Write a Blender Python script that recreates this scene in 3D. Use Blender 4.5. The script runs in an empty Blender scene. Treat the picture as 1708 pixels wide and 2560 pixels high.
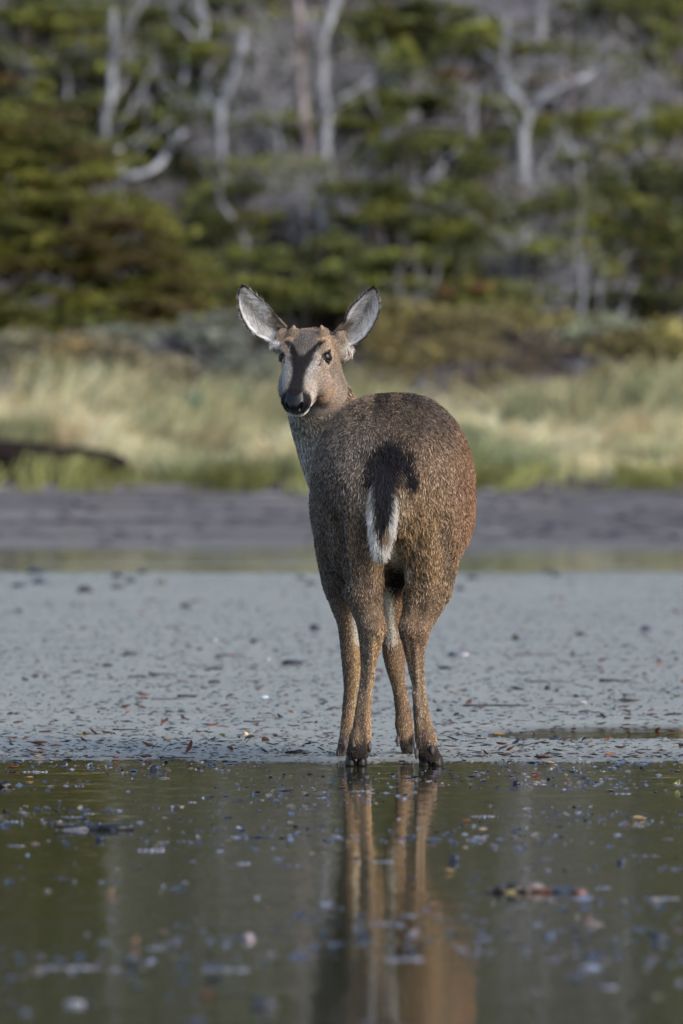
import bpy, bmesh, math, random
import numpy as np
from mathutils import Vector, Matrix
rng = np.random.default_rng(7)
random.seed(7)
sc = bpy.context.scene
COL = sc.collection

# ------------------------------------------------------------------ camera, sky, sun
CAMD, CAMH, F, HY, CX = 18.0, 0.75, 20520.0, 1060.0, 854.0
cd = bpy.data.cameras.new('camera'); cam = bpy.data.objects.new('camera', cd); COL.objects.link(cam)
cam.location = (0, -CAMD, CAMH); cam.rotation_euler = (math.radians(90), 0, 0)
cd.sensor_fit = 'VERTICAL'; cd.sensor_width = 24; cd.sensor_height = 36
cd.lens = F / 2560 * 36; cd.shift_y = -(1280 - HY) / 2560
cd.clip_start = 0.5; cd.clip_end = 3000
cd.dof.use_dof = True; cd.dof.focus_distance = CAMD + 0.15; cd.dof.aperture_fstop = 7.2
sc.camera = cam

SUN_EL, SUN_AZ = math.radians(34), math.radians(128)      # azimuth clockwise from +Y
w = bpy.data.worlds.new('World'); sc.world = w; w.use_nodes = True
nt = w.node_tree; bg = nt.nodes['Background']
sky = nt.nodes.new('ShaderNodeTexSky'); sky.sky_type = 'NISHITA'; sky.sun_disc = False
sky.sun_elevation = SUN_EL; sky.sun_rotation = SUN_AZ; sky.air_density = 1.0; sky.dust_density = 2.5; sky.ozone_density = 1.5
nt.links.new(sky.outputs[0], bg.inputs[0]); bg.inputs[1].default_value = 0.12
sl = bpy.data.lights.new('sun', 'SUN'); sun = bpy.data.objects.new('sun', sl); COL.objects.link(sun)
sl.energy = 1.0; sl.angle = math.radians(45); sl.color = (1.0, 0.93, 0.84)
sdir = Vector((math.sin(SUN_AZ) * math.cos(SUN_EL), math.cos(SUN_AZ) * math.cos(SUN_EL), math.sin(SUN_EL)))
sun.rotation_euler = (-sdir).to_track_quat('-Z', 'Y').to_euler()
sc.view_settings.view_transform = 'Standard'; sc.view_settings.look = 'None'
sc.view_settings.exposure = 0.82; sc.view_settings.gamma = 1.0; sc.view_settings.use_curve_mapping = False
sc.render.engine = 'CYCLES'
sc.cycles.max_bounces = 6; sc.cycles.diffuse_bounces = 3; sc.cycles.glossy_bounces = 3

# ------------------------------------------------------------------ helpers
def P(px, py, y=0.0):
    """world point whose picture position is (px, py) in photo pixels, at depth y behind the hind hooves"""
    s = (CAMD + y) / F
    return Vector(((px - CX) * s, y, CAMH - (py - HY) * s))
def ground(px, py, z=0.0):
    d = F * (CAMH - z) / (py - HY)
    return Vector(((px - CX) * d / F, d - CAMD, z)), d
def sm(a, b, x):
    t = np.clip((x - a) / (b - a), 0, 1); return t * t * (3 - 2 * t)
def vnoise(x, y, seed=0, scale=1.0):
    """smooth value noise in 0..1"""
    t = np.random.default_rng(seed).random((64, 64))
    x = np.asarray(x) * scale; y = np.asarray(y) * scale
    xi = np.floor(x).astype(int); yi = np.floor(y).astype(int); fx = x - xi; fy = y - yi
    fx = fx * fx * (3 - 2 * fx); fy = fy * fy * (3 - 2 * fy)
    a = t[xi % 64, yi % 64]; b = t[(xi + 1) % 64, yi % 64]; c = t[xi % 64, (yi + 1) % 64]; d = t[(xi + 1) % 64, (yi + 1) % 64]
    return (a * (1 - fx) + b * fx) * (1 - fy) + (c * (1 - fx) + d * fx) * fy
def fbm(x, y, seed=0, scale=1.0, o=3):
    r = 0; a = .5; n = 0
    for k in range(o):
        r = r + a * vnoise(x, y, seed + k * 11, scale * 2 ** k); n += a; a *= .55
    return r / n

def tag(o, label=None, cat=None, group=None, kind=None):
    if label: o['label'] = label
    if cat: o['category'] = cat
    if group: o['group'] = group
    if kind: o['kind'] = kind
    return o
def link(name, data, parent=None):
    o = bpy.data.objects.new(name, data); COL.objects.link(o)
    if parent: o.parent = parent; o.matrix_parent_inverse = Matrix.Translation(-Vector(parent.location))
    return o
def empty(name, loc):
    o = bpy.data.objects.new(name, None); COL.objects.link(o); o.location = loc; o.empty_display_size = .1; return o
def mesh(name, v, f, mat, smooth=True, col=None):
    me = bpy.data.meshes.new(name); v = np.asarray(v, float)
    me.from_pydata(v.tolist(), [], [list(map(int, q)) for q in f]); me.update()
    if mat: me.materials.append(mat)
    if smooth: me.polygons.foreach_set('use_smooth', [True] * len(me.polygons))
    if col is not None: setcol(me, col)
    return me
def quadmesh(name, v, nq, mat, col=None, smooth=False):
    """v: (nq*4,3) array, one quad for every four points"""
    me = bpy.data.meshes.new(name)
    me.vertices.add(nq * 4); me.vertices.foreach_set('co', np.ascontiguousarray(v, dtype=np.float32).ravel())
    me.loops.add(nq * 4); me.loops.foreach_set('vertex_index', np.arange(nq * 4, dtype=np.int32))
    me.polygons.add(nq); me.polygons.foreach_set('loop_start', np.arange(0, nq * 4, 4, dtype=np.int32))
    me.update(calc_edges=True); me.validate()
    me.materials.append(mat)
    if col is not None: setcol(me, np.repeat(col, 4, axis=0))
    return me
def setcol(me, col):
    a = me.attributes.new('tint', 'FLOAT_COLOR', 'POINT')
    c = np.ones((len(me.vertices), 4), np.float32); c[:, :3] = col
    a.data.foreach_set('color', c.ravel())
def curves(name, pts, rad, col, mat, parent=None):
    """pts (N,K,3), rad (N,K), col (N,3): one hair curves object"""
    N, K = pts.shape[:2]
    cu = bpy.data.hair_curves.new(name); cu.add_curves([K] * N)
    if parent is not None:
        pts = pts - np.array(parent.location)
    cu.attributes['position'].data.foreach_set('vector', np.ascontiguousarray(pts, dtype=np.float32).ravel())
    a = cu.attributes.get('radius') or cu.attributes.new('radius', 'FLOAT', 'POINT')
    a.data.foreach_set('value', np.ascontiguousarray(rad, dtype=np.float32).ravel())
    a = cu.attributes.new('tint', 'FLOAT_COLOR', 'POINT')
    c = np.ones((N, K, 4), np.float32); c[:, :, :3] = col[:, None, :] if col.ndim == 2 else col
    a.data.foreach_set('color', c.ravel())
    cu.materials.append(mat)
    o = bpy.data.objects.new(name, cu); COL.objects.link(o)
    if parent is not None: o.parent = parent
    return o

def material(name):
    m = bpy.data.materials.new(name); m.use_nodes = True
    return m, m.node_tree, m.node_tree.nodes['Principled BSDF']
def N(nt, t, **k):
    n = nt.nodes.new('ShaderNode' + t)
    for a, b in k.items(): setattr(n, a, b)
    return n
def simple(name, col, rough=.6, spec=.4, noise=0.0, nscale=40, bump=0.0, coord='Object'):
    m, nt, b = material(name)
    b.inputs['Roughness'].default_value = rough; b.inputs['Specular IOR Level'].default_value = spec
    b.inputs['Base Color'].default_value = (*col, 1)
    if noise or bump:
        tc = N(nt, 'TexCoord'); nz = N(nt, 'TexNoise'); nz.inputs['Scale'].default_value = nscale; nz.inputs['Detail'].default_value = 5
        nt.links.new(tc.outputs[coord], nz.inputs['Vector'])
        if noise:
            mr = N(nt, 'MapRange'); mr.inputs[1].default_value = .3; mr.inputs[2].default_value = .7
            mr.inputs[3].default_value = 1 - noise; mr.inputs[4].default_value = 1 + noise
            nt.links.new(nz.outputs[0], mr.inputs[0])
            vm = N(nt, 'VectorMath', operation='SCALE'); vm.inputs[0].default_value = col
            nt.links.new(mr.outputs[0], vm.inputs['Scale']); nt.links.new(vm.outputs[0], b.inputs['Base Color'])
        if bump:
            bp = N(nt, 'Bump'); bp.inputs['Strength'].default_value = bump; bp.inputs['Distance'].default_value = .01
            nt.links.new(nz.outputs[0], bp.inputs['Height']); nt.links.new(bp.outputs[0], b.inputs['Normal'])
    return m
def tinted(name, rough=.7, spec=.25, sheen=0.0, trans=0.0):
    m, nt, b = material(name)
    a = N(nt, 'Attribute'); a.attribute_name = 'tint'
    nt.links.new(a.outputs['Color'], b.inputs['Base Color'])
    b.inputs['Roughness'].default_value = rough; b.inputs['Specular IOR Level'].default_value = spec
    if trans:
        t = N(nt, 'BsdfTranslucent'); nt.links.new(a.outputs['Color'], t.inputs[0])
        mx = N(nt, 'MixShader'); mx.inputs[0].default_value = trans
        nt.links.new(b.outputs[0], mx.inputs[1]); nt.links.new(t.outputs[0], mx.inputs[2])
        nt.links.new(mx.outputs[0], nt.nodes['Material Output'].inputs[0])
    return m

M = {}
M['fur'] = tinted('fur', .62, .22)
M['hide'] = tinted('hide', .8, .1)
M['leaf_mass'] = tinted('leaf_mass', .6, .25, trans=.4)
M['grass'] = tinted('grass', .7, .2, trans=.15)
M['twig'] = tinted('twig', .8, .2)
M['litter'] = tinted('litter', .45, .4)
M['eye'] = simple('eye', (.003, .002, .002), .03, .4)
M['eyelid'] = simple('eyelid', (.012, .010, .010), .4, .4)
M['nose'] = tinted('nose', .3, .45)
M['hoof'] = simple('hoof', (.018, .015, .014), .35, .4, noise=.4, nscale=60)
M['bud'] = simple('bud', (.34, .24, .17), .7, .2)
M['peat'] = simple('peat', (.02, .016, .014), .95, .1, noise=.5, nscale=8)
M['clawh'] = simple('clawh', (.085, .075, .072), .5, .3, noise=.3, nscale=60)

# ------------------------------------------------------------------ ground
def bankline(x):                       # distance (world y) at which the grassy bank begins
    return 46.6 + 1.6 * (fbm(x, 0 * x + 3, 5, .22) - .5) + .5 * (fbm(x, 0 * x + 8, 6, .9) - .5)
def mud_z(x, y):
    d = y + CAMD
    z = np.interp(d, [0, 14, 17.6, 18.35, 18.9, 19.6, 20.6, 24, 36, 41.4, 42.2, 49.5, 51, 65, 75, 2000],
                     [-.25, -.09, -.012, .0015, .008, .007, .012, .02,   .022, .002, -.005, -.006, .01, .22, .2, .2])
    wob = (fbm(x, y, 1, 1.3) - .5)
    z = z + wob * .009 * sm(17, 19, d) + (fbm(x, y * 2.0, 2, 6) - .5) * .0030 * sm(17.5, 18.6, d) * (1 - sm(38, 44, d) * .4)
    z = z + (fbm(x, y * 1.5, 3, 22) - .5) * .0026 * sm(18.0, 18.6, d) * (1 - sm(30, 40, d))
    z = z + (fbm(x, y * 1.3, 9, 2.6, 3) - .5) * .010 * sm(18.6, 20.5, d) * (1 - sm(36, 42, d))
    # shallow side puddle on the right
    pud = np.exp(-(((d - 19.95) / .42) ** 4)) * sm(.15, .75, x)
    z = z - pud * .021
    z = z + (fbm(x * .45, y * 1.1, 14, 1.5, 3) - .46) * .030 * sm(41.8, 43, d) * (1 - sm(50, 52, d))
    for hx, hy in ((-.0015, .352), (.147, .478)):
        q = np.hypot(x - hx, y - hy - .01); z = z + .006 * np.exp(-((q - .046) / .014) ** 2)
    # darker raised ripples on the far shore
    z = z + (fbm(x * .35, y, 4, 1.2) - .5) * .05 * sm(51, 54, d)
    return z
def hill_z(x, y):
    d = y + CAMD
    b = np.interp(d, [60, 66, 74, 80, 85, 95, 120, 170, 260, 2000], [.22, .30, .42, .55, 1.75, 4.1, 10.5, 24, 60, 70])
    return b + (fbm(x, y, 21, .35) - .5) * .35 * sm(66, 78, d) + (fbm(x, y, 22, .05) - .5) * 6 * sm(110, 180, d)
def hill_d(px, py):
    lo, hi = 66.0, 170.0
    for _ in range(40):
        m = (lo + hi) / 2; x = (px - CX) * m / F
        if CAMH - (py - HY) * m / F > float(hill_z(np.array(x), np.array(m - CAMD))): lo = m   # sight line above ground: go farther
        else: hi = m
    return m
def tensor(name, xs, ys, zf, mat, kind='structure'):
    X, Y = np.meshgrid(xs, ys); Z = zf(X, Y)
    v = np.stack([X.ravel(), Y.ravel(), Z.ravel()], 1); nx, ny = len(xs), len(ys)
    i = np.arange(nx * ny).reshape(ny, nx)
    q = np.stack([i[:-1, :-1], i[:-1, 1:], i[1:, 1:], i[1:, :-1]], -1).reshape(-1, 4)
    me = bpy.data.meshes.new(name)
    me.vertices.add(len(v)); me.vertices.foreach_set('co', v.astype(np.float32).ravel())
    me.loops.add(q.size); me.loops.foreach_set('vertex_index', q.astype(np.int32).ravel())
    me.polygons.add(len(q)); me.polygons.foreach_set('loop_start', np.arange(0, q.size, 4, dtype=np.int32))
    me.polygons.foreach_set('use_smooth', [True] * len(q)); me.update(calc_edges=True)
    me.materials.append(mat); o = link(name, me); o['kind'] = kind
    return o
def grow(a, b, s, g):
    r = [a]
    while r[-1] < b: r.append(r[-1] + s); s *= g
    return r
# mud material: blue-grey wet silt near, purple-brown on the far shore
m, nt, b = material('wet_mud')
tc = N(nt, 'TexCoord'); sep = N(nt, 'SeparateXYZ'); nt.links.new(tc.outputs['Object'], sep.inputs[0])
def noise(scale, detail=5, stretch=(1, 1, 1), rough=.55):
    mp = N(nt, 'Mapping'); mp.inputs['Scale'].default_value = stretch
    nt.links.new(tc.outputs['Object'], mp.inputs[0])
    n = N(nt, 'TexNoise'); n.inputs['Scale'].default_value = scale; n.inputs['Detail'].default_value = detail; n.inputs['Roughness'].default_value = rough
    nt.links.new(mp.outputs[0], n.inputs['Vector']); return n
def ramp(fac, stops):
    r = N(nt, 'ValToRGB'); e = r.color_ramp.elements
    e[0].position, e[0].color = stops[0][0], (*stops[0][1], 1); e[1].position, e[1].color = stops[1][0], (*stops[1][1], 1)
    for p_, c_ in stops[2:]:
        k = e.new(p_); k.color = (*c_, 1)
    nt.links.new(fac, r.inputs[0]); return r
def mix(f, a, b_, mode='MIX'):
    x = N(nt, 'Mix', data_type='RGBA', blend_type=mode)
    if isinstance(f, float): x.inputs[0].default_value = f
    else: nt.links.new(f, x.inputs[0])
    nt.links.new(a, x.inputs[6]); nt.links.new(b_, x.inputs[7]); return x.outputs[2]
n1 = noise(1.6, 6, (1, 2.2, 1)); n2 = noise(45, 6, (1, 1, 1), .7); n3 = noise(.5, 6, (.25, 1.6, 1))
near = ramp(n1.outputs[0], [(.3, (.31, .322, .282)), (.7, (.385, .395, .347))])
fine = ramp(n2.outputs[0], [(.34, (.35, .33, .32)), (.52, (1, 1, 1))])
nearc = mix(.75, near.outputs[0], fine.outputs[0], 'MULTIPLY')
far = ramp(n3.outputs[0], [(.3, (.065, .050, .042)), (.5, (.135, .108, .088)), (.72, (.31, .27, .225))])
mr = N(nt, 'MapRange'); mr.inputs[1].default_value = 26; mr.inputs[2].default_value = 34; nt.links.new(sep.outputs[1], mr.inputs[0])
wet = N(nt, 'MapRange'); wet.inputs[1].default_value = -.001; wet.inputs[2].default_value = .0065; wet.inputs[3].default_value = .62; wet.inputs[4].default_value = 1
nt.links.new(sep.outputs[2], wet.inputs[0]); wv = N(nt, 'VectorMath', operation='SCALE'); nt.links.new(nearc, wv.inputs[0]); nt.links.new(wet.outputs[0], wv.inputs['Scale'])
nt.links.new(mix(mr.outputs[0], wv.outputs[0], far.outputs[0]), b.inputs['Base Color'])
rr = N(nt, 'MapRange'); rr.inputs[3].default_value = .38; rr.inputs[4].default_value = .6; nt.links.new(n1.outputs[0], rr.inputs[0])
nt.links.new(rr.outputs[0], b.inputs['Roughness']); b.inputs['Specular IOR Level'].default_value = .45
bp = N(nt, 'Bump'); bp.inputs['Strength'].default_value = .5; bp.inputs['Distance'].default_value = .006
nt.links.new(n2.outputs[0], bp.inputs['Height']); nt.links.new(bp.outputs[0], b.inputs['Normal'])
M['mud'] = m
xs = sorted(set([-v for v in grow(1.6, 900, .06, 1.18)] + list(np.arange(-1.58, 1.58, .022)) + grow(1.6, 900, .06, 1.18)))
ys = list(np.arange(-18 + 5, -.8, .25)) + list(np.arange(-.8, 3.2, .022)) + list(np.arange(3.2, 12, .05)) + list(np.arange(12, 34, .12)) + list(np.arange(34, 52, .25)) + grow(52, 900, .6, 1.25)
ys = [-900, -300, -100, -40, -20, -16, -14] + ys
tensor('mudflat', np.array(xs), np.array(ys), mud_z, M['mud'])

# hillside and bank
m, nt, b = material('forest_floor')
tc = N(nt, 'TexCoord'); sep = N(nt, 'SeparateXYZ'); nt.links.new(tc.outputs['Object'], sep.inputs[0])
n1 = noise(1.1, 6, (1, 1, 1), .65)
c1 = ramp(n1.outputs[0], [(.3, (.030, .028, .026)), (.5, (.10, .090, .098)), (.68, (.20, .19, .21))])
nt.links.new(c1.outputs[0], b.inputs['Base Color']); b.inputs['Roughness'].default_value = .9; b.inputs['Specular IOR Level'].default_value = .1
M['floor'] = m
def bank(X, Y):
    z = hill_z(X, Y)
    e = Y - bankline(X)
    return np.where(e < 0, mud_z(X, Y) - .05 + np.minimum(0, e * .3), z * sm(-.02, .12, e) + (1 - sm(-.02, .12, e)) * (mud_z(X, Y) - .05)) + (fbm(X, Y, 31, 1.6) - .5) * .14 * sm(.0, .5, e) * (1 - sm(8, 14, e))
xs = sorted(set([-v for v in grow(9, 900, .5, 1.2)] + list(np.arange(-8.9, 8.95, .11)) + grow(9, 900, .5, 1.2)))
ys = list(np.arange(44.5, 49.5, .07)) + list(np.arange(49.5, 90, .35)) + grow(90, 1200, .8, 1.15)
tensor('hillside', np.array(xs), np.array(ys), bank, M['floor'])

# water: one level sheet, wherever the mud lies below it
m, nt, b = material('pool_water')
tc = N(nt, 'TexCoord')
n1 = noise(5.5, 3, (1, 1.0, 1)); n2 = noise(26, 3, (.8, 1.3, 1))
b.inputs['Base Color'].default_value = (.034, .037, .018, 1); b.inputs['Roughness'].default_value = .012; b.inputs['IOR'].default_value = 1.33
ad = N(nt, 'Math', operation='MULTIPLY_ADD'); ad.inputs[1].default_value = .18
nt.links.new(n2.outputs[0], ad.inputs[0]); nt.links.new(n1.outputs[0], ad.inputs[2])
bp = N(nt, 'Bump'); bp.inputs['Strength'].default_value = .30; bp.inputs['Distance'].default_value = .006
nt.links.new(ad.outputs[0], bp.inputs['Height']); nt.links.new(bp.outputs[0], b.inputs['Normal'])
M['water'] = m
o = link('pool_water', mesh('pool_water', [(-300, -300, 0), (300, -300, 0), (300, 36, 0), (-300, 36, 0)], [(0, 1, 2, 3)], m)); o['kind'] = 'structure'

# ------------------------------------------------------------------ generic geometry
def loft(secs, seg=28, p=2.0):
    """secs: (centre, U, V[, exponent]) rings; closed tube with capped ends"""
    V = []; Fc = []
    for s in secs:
        c, U, W = map(np.array, s[:3]); e = s[3] if len(s) > 3 else p
        t = np.linspace(0, 2 * math.pi, seg, endpoint=False)
        cx = np.sign(np.cos(t)) * np.abs(np.cos(t)) ** (2 / e); sy = np.sign(np.sin(t)) * np.abs(np.sin(t)) ** (2 / e)
        if len(s) > 4:   # separate lower radius
            W2 = np.array(s[4]); V.append(c + np.outer(cx, U) + np.where(sy[:, None] > 0, np.outer(sy, W), np.outer(sy, W2)))
        else: V.append(c + np.outer(cx, U) + np.outer(sy, W))
    n = len(secs); V = np.concatenate(V)
    for k in range(n - 1):
        for j in range(seg):
            a = k * seg + j; b_ = k * seg + (j + 1) % seg
            Fc.append((a, b_, b_ + seg, a + seg))
    c0 = V[:seg].mean(0); c1 = V[-seg:].mean(0); V = np.concatenate([V, [c0, c1]])
    for j in range(seg):
        Fc.append((n * seg, (j + 1) % seg, j)); Fc.append((n * seg + 1, (n - 1) * seg + j, (n - 1) * seg + (j + 1) % seg))
    return V, Fc
def path_loft(pts, seg=12):
    """pts: (vec, r_across, r_depth)"""
    C = [np.array(p_[0], float) for p_ in pts]; secs = []
    for k, p_ in enumerate(pts):
        t = C[min(k + 1, len(C) - 1)] - C[max(k - 1, 0)]; t /= np.linalg.norm(t) + 1e-9
        ref = np.array([0, 1, 0]) if abs(t[1]) < .9 else np.array([0, 0, 1])
        Vv = ref - t * t.dot(ref); Vv /= np.linalg.norm(Vv); U = np.cross(t, Vv)
        secs.append((C[k], U * p_[1], Vv * (p_[2] if len(p_) > 2 else p_[1])))
    return loft(secs, seg)
def resample(pts, n):
    A = np.array([[*p_[0], *p_[1:]] for p_ in pts], float)
    L = np.concatenate([[0], np.cumsum(np.linalg.norm(np.diff(A[:, :3], axis=0), axis=1))])
    t = np.linspace(0, L[-1], n); R = []
    # catmull-rom like smoothing through cubic hermite on each column
    D = np.gradient(A, L, axis=0)
    k = np.clip(np.searchsorted(L, t) - 1, 0, len(L) - 2); h = (L[k + 1] - L[k])[:, None]; u = ((t - L[k]) / h[:, 0])[:, None]
    B = (2 * u**3 - 3 * u**2 + 1) * A[k] + (u**3 - 2 * u**2 + u) * h * D[k] + (-2 * u**3 + 3 * u**2) * A[k + 1] + (u**3 - u**2) * h * D[k + 1]
    return [(B[i, :3], *B[i, 3:]) for i in range(n)]
def merge(parts):
    V = []; Fc = []; n = 0
    for v, f in parts:
        V.append(np.asarray(v)); Fc += [tuple(i + n for i in q) for q in f]; n += len(v)
    return np.concatenate(V), Fc

def lump_geo(r, seed, rough=.25, sub=3):
    bm = bmesh.new(); bmesh.ops.create_icosphere(bm, subdivisions=sub, radius=1)
    V = np.array([v_.co[:] for v_ in bm.verts]); Q = [[v_.index for v_ in f_.verts] for f_ in bm.faces]; bm.free()
    q = fbm(V[:, 0] + V[:, 2] * .7 + 9, V[:, 1] - V[:, 2] * .5 + 9, seed, 1.6, 3); V = V * (1 + rough * 2 * (q - .5))[:, None] * np.array(r)
    return V, Q

#DEER
exec_deer = True
# ------------------------------------------------------------------ the deer
deer = empty('huemul_deer', (P(980, 1915, .2).x, .2, 0.0))
tag(deer, 'young brown deer standing at the pool edge, seen from behind with its head turned back', 'deer')
parts = []
# trunk: rings across the body axis
def tring(y, cx, top, bot, hw, mid=1245, e=2.35):
    s = (CAMD + y) / F; c = P(cx, mid, y)
    return (c, (hw * s, 0, 0), (0, 0, (mid - top) * s), e, (0, 0, (bot - mid) * s))
parts.append(loft([tring(-.012, 976, 1180, 1290, 70), tring(.004, 977, 1125, 1340, 118), tring(.035, 978, 1075, 1390, 152), tring(.08, 980, 1034, 1420, 176), tring(.14, 982, 1006, 1440, 190),
    tring(.22, 984, 991, 1455, 199), tring(.32, 984, 984, 1466, 204), tring(.44, 980, 985, 1472, 203), tring(.55, 966, 992, 1464, 190), tring(.66, 946, 1005, 1440, 165), tring(.76, 925, 1035, 1400, 132), tring(.83, 912, 1090, 1350, 90)], 44))
def leg(rows):
    """rows: (py, left px, right px, y, half depth)"""
    R = resample([(tuple(P((r[1] + r[2]) / 2, r[0], r[3])), (r[2] - r[1]) / 2 * (CAMD + r[3]) / F, r[4]) for r in rows], 46)
    return loft([(c, (a, 0, 0), (0, d_, 0), 2.15) for c, a, d_ in R], 26)
# right hind, left hind
parts.append(leg([(1150, 1000, 1160, .17, .10), (1240, 994, 1180, .15, .135), (1327, 1000, 1172, .135, .135), (1400, 1003, 1148, .12, .12), (1450, 1008, 1136, .105, .10), (1500, 1009, 1122, .08, .078), (1545, 1004, 1096, .055, .058),
    (1573, 1001, 1078, .030, .050), (1605, 1006, 1066, .022, .036), (1650, 1016, 1061, .025, .025), (1700, 1027, 1061, .03, .020), (1757, 1033, 1068, .03, .020), (1805, 1036, 1078, .025, .023), (1842, 1038, 1086, .02, .028), (1870, 1042, 1094, .01, .027), (1892, 1045, 1102, .0, .031), (1903, 1049, 1103, .002, .030)]))
parts.append(leg([(1150, 800, 950, .17, .10), (1240, 795, 965, .15, .135), (1327, 812, 966, .135, .135), (1400, 826, 963, .12, .12), (1450, 848, 958, .105, .10), (1500, 866, 956, .08, .078), (1545, 886, 961, .055, .058),
    (1570, 894, 966, .030, .050), (1604, 899, 957, .022, .036), (1655, 902, 945, .022, .025), (1706, 900, 934, .022, .020), (1757, 892, 929, .02, .020), (1805, 884, 927, .015, .023), (1842, 878, 928, .01, .028), (1872, 868, 925, .0, .027), (1886, 865, 922, -.004, .030), (1896, 867, 917, -.002, .029)]))
# left fore, right fore
parts.append(leg([(1200, 800, 900, .60, .09), (1300, 786, 900, .58, .10), (1400, 796, 892, .55, .09), (1480, 814, 890, .52, .065), (1525, 830, 890, .49, .045), (1558, 843, 895, .475, .036), (1604, 850, 900, .46, .030), (1655, 855, 904, .45, .030),
    (1685, 858, 902, .445, .027), (1705, 860, 898, .44, .022), (1757, 858, 892, .425, .019), (1808, 853, 886, .41, .020), (1850, 848, 880, .385, .025), (1875, 843, 872, .365, .024), (1884, 841, 868, .355, .028), (1890, 842, 865, .355, .027)]))
parts.append(leg([(1200, 960, 1070, .62, .09), (1300, 955, 1075, .60, .10), (1400, 953, 1050, .58, .09), (1470, 954, 1022, .56, .065), (1527, 955, 1014, .545, .045), (1580, 956, 1012, .535, .034), (1630, 957, 1012, .53, .032),
    (1665, 964, 1013, .525, .029), (1690, 972, 1013, .52, .023), (1735, 984, 1018, .515, .020), (1783, 989, 1028, .51, .021), (1822, 990, 1034, .50, .026), (1855, 999, 1035, .485, .025), (1872, 1003, 1037, .48, .028), (1880, 1005, 1036, .48, .027)]))
# neck
nk = [((915, 1235, .66), .115, .15), ((880, 1170, .66), .108, .135), ((842, 1105, .655), .092, .112), ((813, 1045, .645), .080, .095), ((795, 985, .625), .071, .080), ((789, 930, .60), .060, .068), ((786, 880, .585), .052, .056), ((782, 850, .575), .04, .045)]
parts.append(path_loft(resample([(tuple(P(*a)), b_, c_) for a, b_, c_ in nk], 20), 32))
# head frame
HP = np.array(P(778, 854, .60))                      # poll
yaw, pit = math.radians(13), math.radians(41)
hf = np.array([-math.sin(yaw) * math.cos(pit), -math.cos(yaw) * math.cos(pit), -math.sin(pit)])   # towards the nose
hl = np.array([math.cos(yaw), -math.sin(yaw), 0.0])                                                # picture right
hl = hl - hf * hl.dot(hf); hl /= np.linalg.norm(hl)
roll = math.radians(-1.5)
hu = np.cross(hf, hl); hu = hu if hu[2] > 0 else -hu                                               # forehead normal
def H(l, a, u): return HP + hl * l + hf * a + hu * u
hs = [(-.035, .030, .006, .040), (-.02, .043, .020, .052), (.0, .052, .031, .062), (.025, .0565, .040, .075), (.05, .0570, .043, .084), (.075, .0545, .040, .088), (.095, .050, .034, .087), (.12, .0455, .029, .080), (.145, .0395, .0265, .068),
      (.17, .0345, .0245, .054), (.19, .0320, .0225, .043), (.206, .0315, .019, .036), (.217, .028, .012, .030), (.224, .019, .004, .022)]
parts.append(loft([(H(0, a, 0), hl * w_, hu * up, 2.25, hu * dn) for a, w_, up, dn in hs], 32))
def blob(c, r, ax=None, n=14):
    ax = np.eye(3) if ax is None else ax
    secs = []
    for k in range(n + 1):
        t = -1 + 2 * k / n; q = math.sqrt(max(0, 1 - t * t)) + .02
        secs.append((np.array(c) + ax[2] * r[2] * t, ax[0] * r[0] * q, ax[1] * r[1] * q))
    return loft(secs, 16)
HX = np.array([hl, hu, hf])
for s in (-1, 1):
    parts.append(blob(H(s * .041, .050, .026), (.018, .016, .026), HX))       # brow
    parts.append(blob(H(s * .033, .012, .030), (.015, .016, .018), HX))       # pedicle
    parts.append(blob(H(s * .040, .112, -.036), (.020, .036, .042), HX))      # cheek
    parts.append(blob(H(s * .040, .084, -.066), (.026, .036, .052), HX))      # jaw angle
    parts.append(blob(H(s * .018, .207, -.002), (.014, .015, .014), HX))      # nostril wing
    parts.append(blob(H(s * .050, .010, -.006), (.017, .022, .024), HX))       # ear root
parts.append(blob(H(0, .197, -.030), (.024, .011, .024), HX))                 # chin
parts.append(blob(H(0, .022, .024), (.034, .016, .034), HX))                  # crown
for pa, pb, ra, rb in ((P(715, 850, .595), P(699, 842, .60), .020, .022), (P(712, 884, .575), P(690, 862, .592), .012, .013), (P(838, 852, .595), P(858, 850, .60), .022, .022), (P(843, 896, .59), P(866, 872, .60), .018, .017)):
    parts.append(path_loft(resample([(tuple(pa), ra, ra), (tuple((pa + pb) / 2), (ra + rb) / 2, (ra + rb) / 2), (tuple(pb), rb, rb), (tuple(pb + (pb - pa) * .35), rb * .45, rb * .45)], 8), 14))
v, f = merge(parts)
tmp = link('tmp', mesh('tmp', v, f, None))
md = tmp.modifiers.new('r', 'REMESH'); md.mode = 'VOXEL'; md.voxel_size = .0036; md.adaptivity = 0
dg = bpy.context.evaluated_depsgraph_get(); ev = tmp.evaluated_get(dg)
bm_me = bpy.data.meshes.new_from_object(ev); bpy.data.objects.remove(tmp)
nv = len(bm_me.vertices); co = np.empty(nv * 3, np.float32); bm_me.vertices.foreach_get('co', co); co = co.reshape(-1, 3).astype(float)
ed = np.empty(len(bm_me.edges) * 2, np.int32); bm_me.edges.foreach_get('vertices', ed); ed = ed.reshape(-1, 2)
deg = np.bincount(ed.ravel(), minlength=nv)[:, None].astype(float)
def lap(c):
    o_ = np.empty_like(c)
    for k in range(3): o_[:, k] = np.bincount(ed[:, 0], c[ed[:, 1], k], nv) + np.bincount(ed[:, 1], c[ed[:, 0], k], nv)
    return o_ / deg - c
def headco(p_):
    q = p_ - HP; return q @ hl, q @ hf, q @ hu
hl_, ha_, hu_ = headco(co)
is_head = (ha_ > -.06) & (ha_ < .26) & (np.abs(hl_) < .09) & (hu_ > -.11) & (hu_ < .08)
wb = np.where(is_head, .16, np.where(co[:, 2] < .36, .25, 1.0))[:, None]
for it in range(46):
    co += .60 * wb * lap(co); co -= .615 * wb * lap(co) * 1.0
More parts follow.
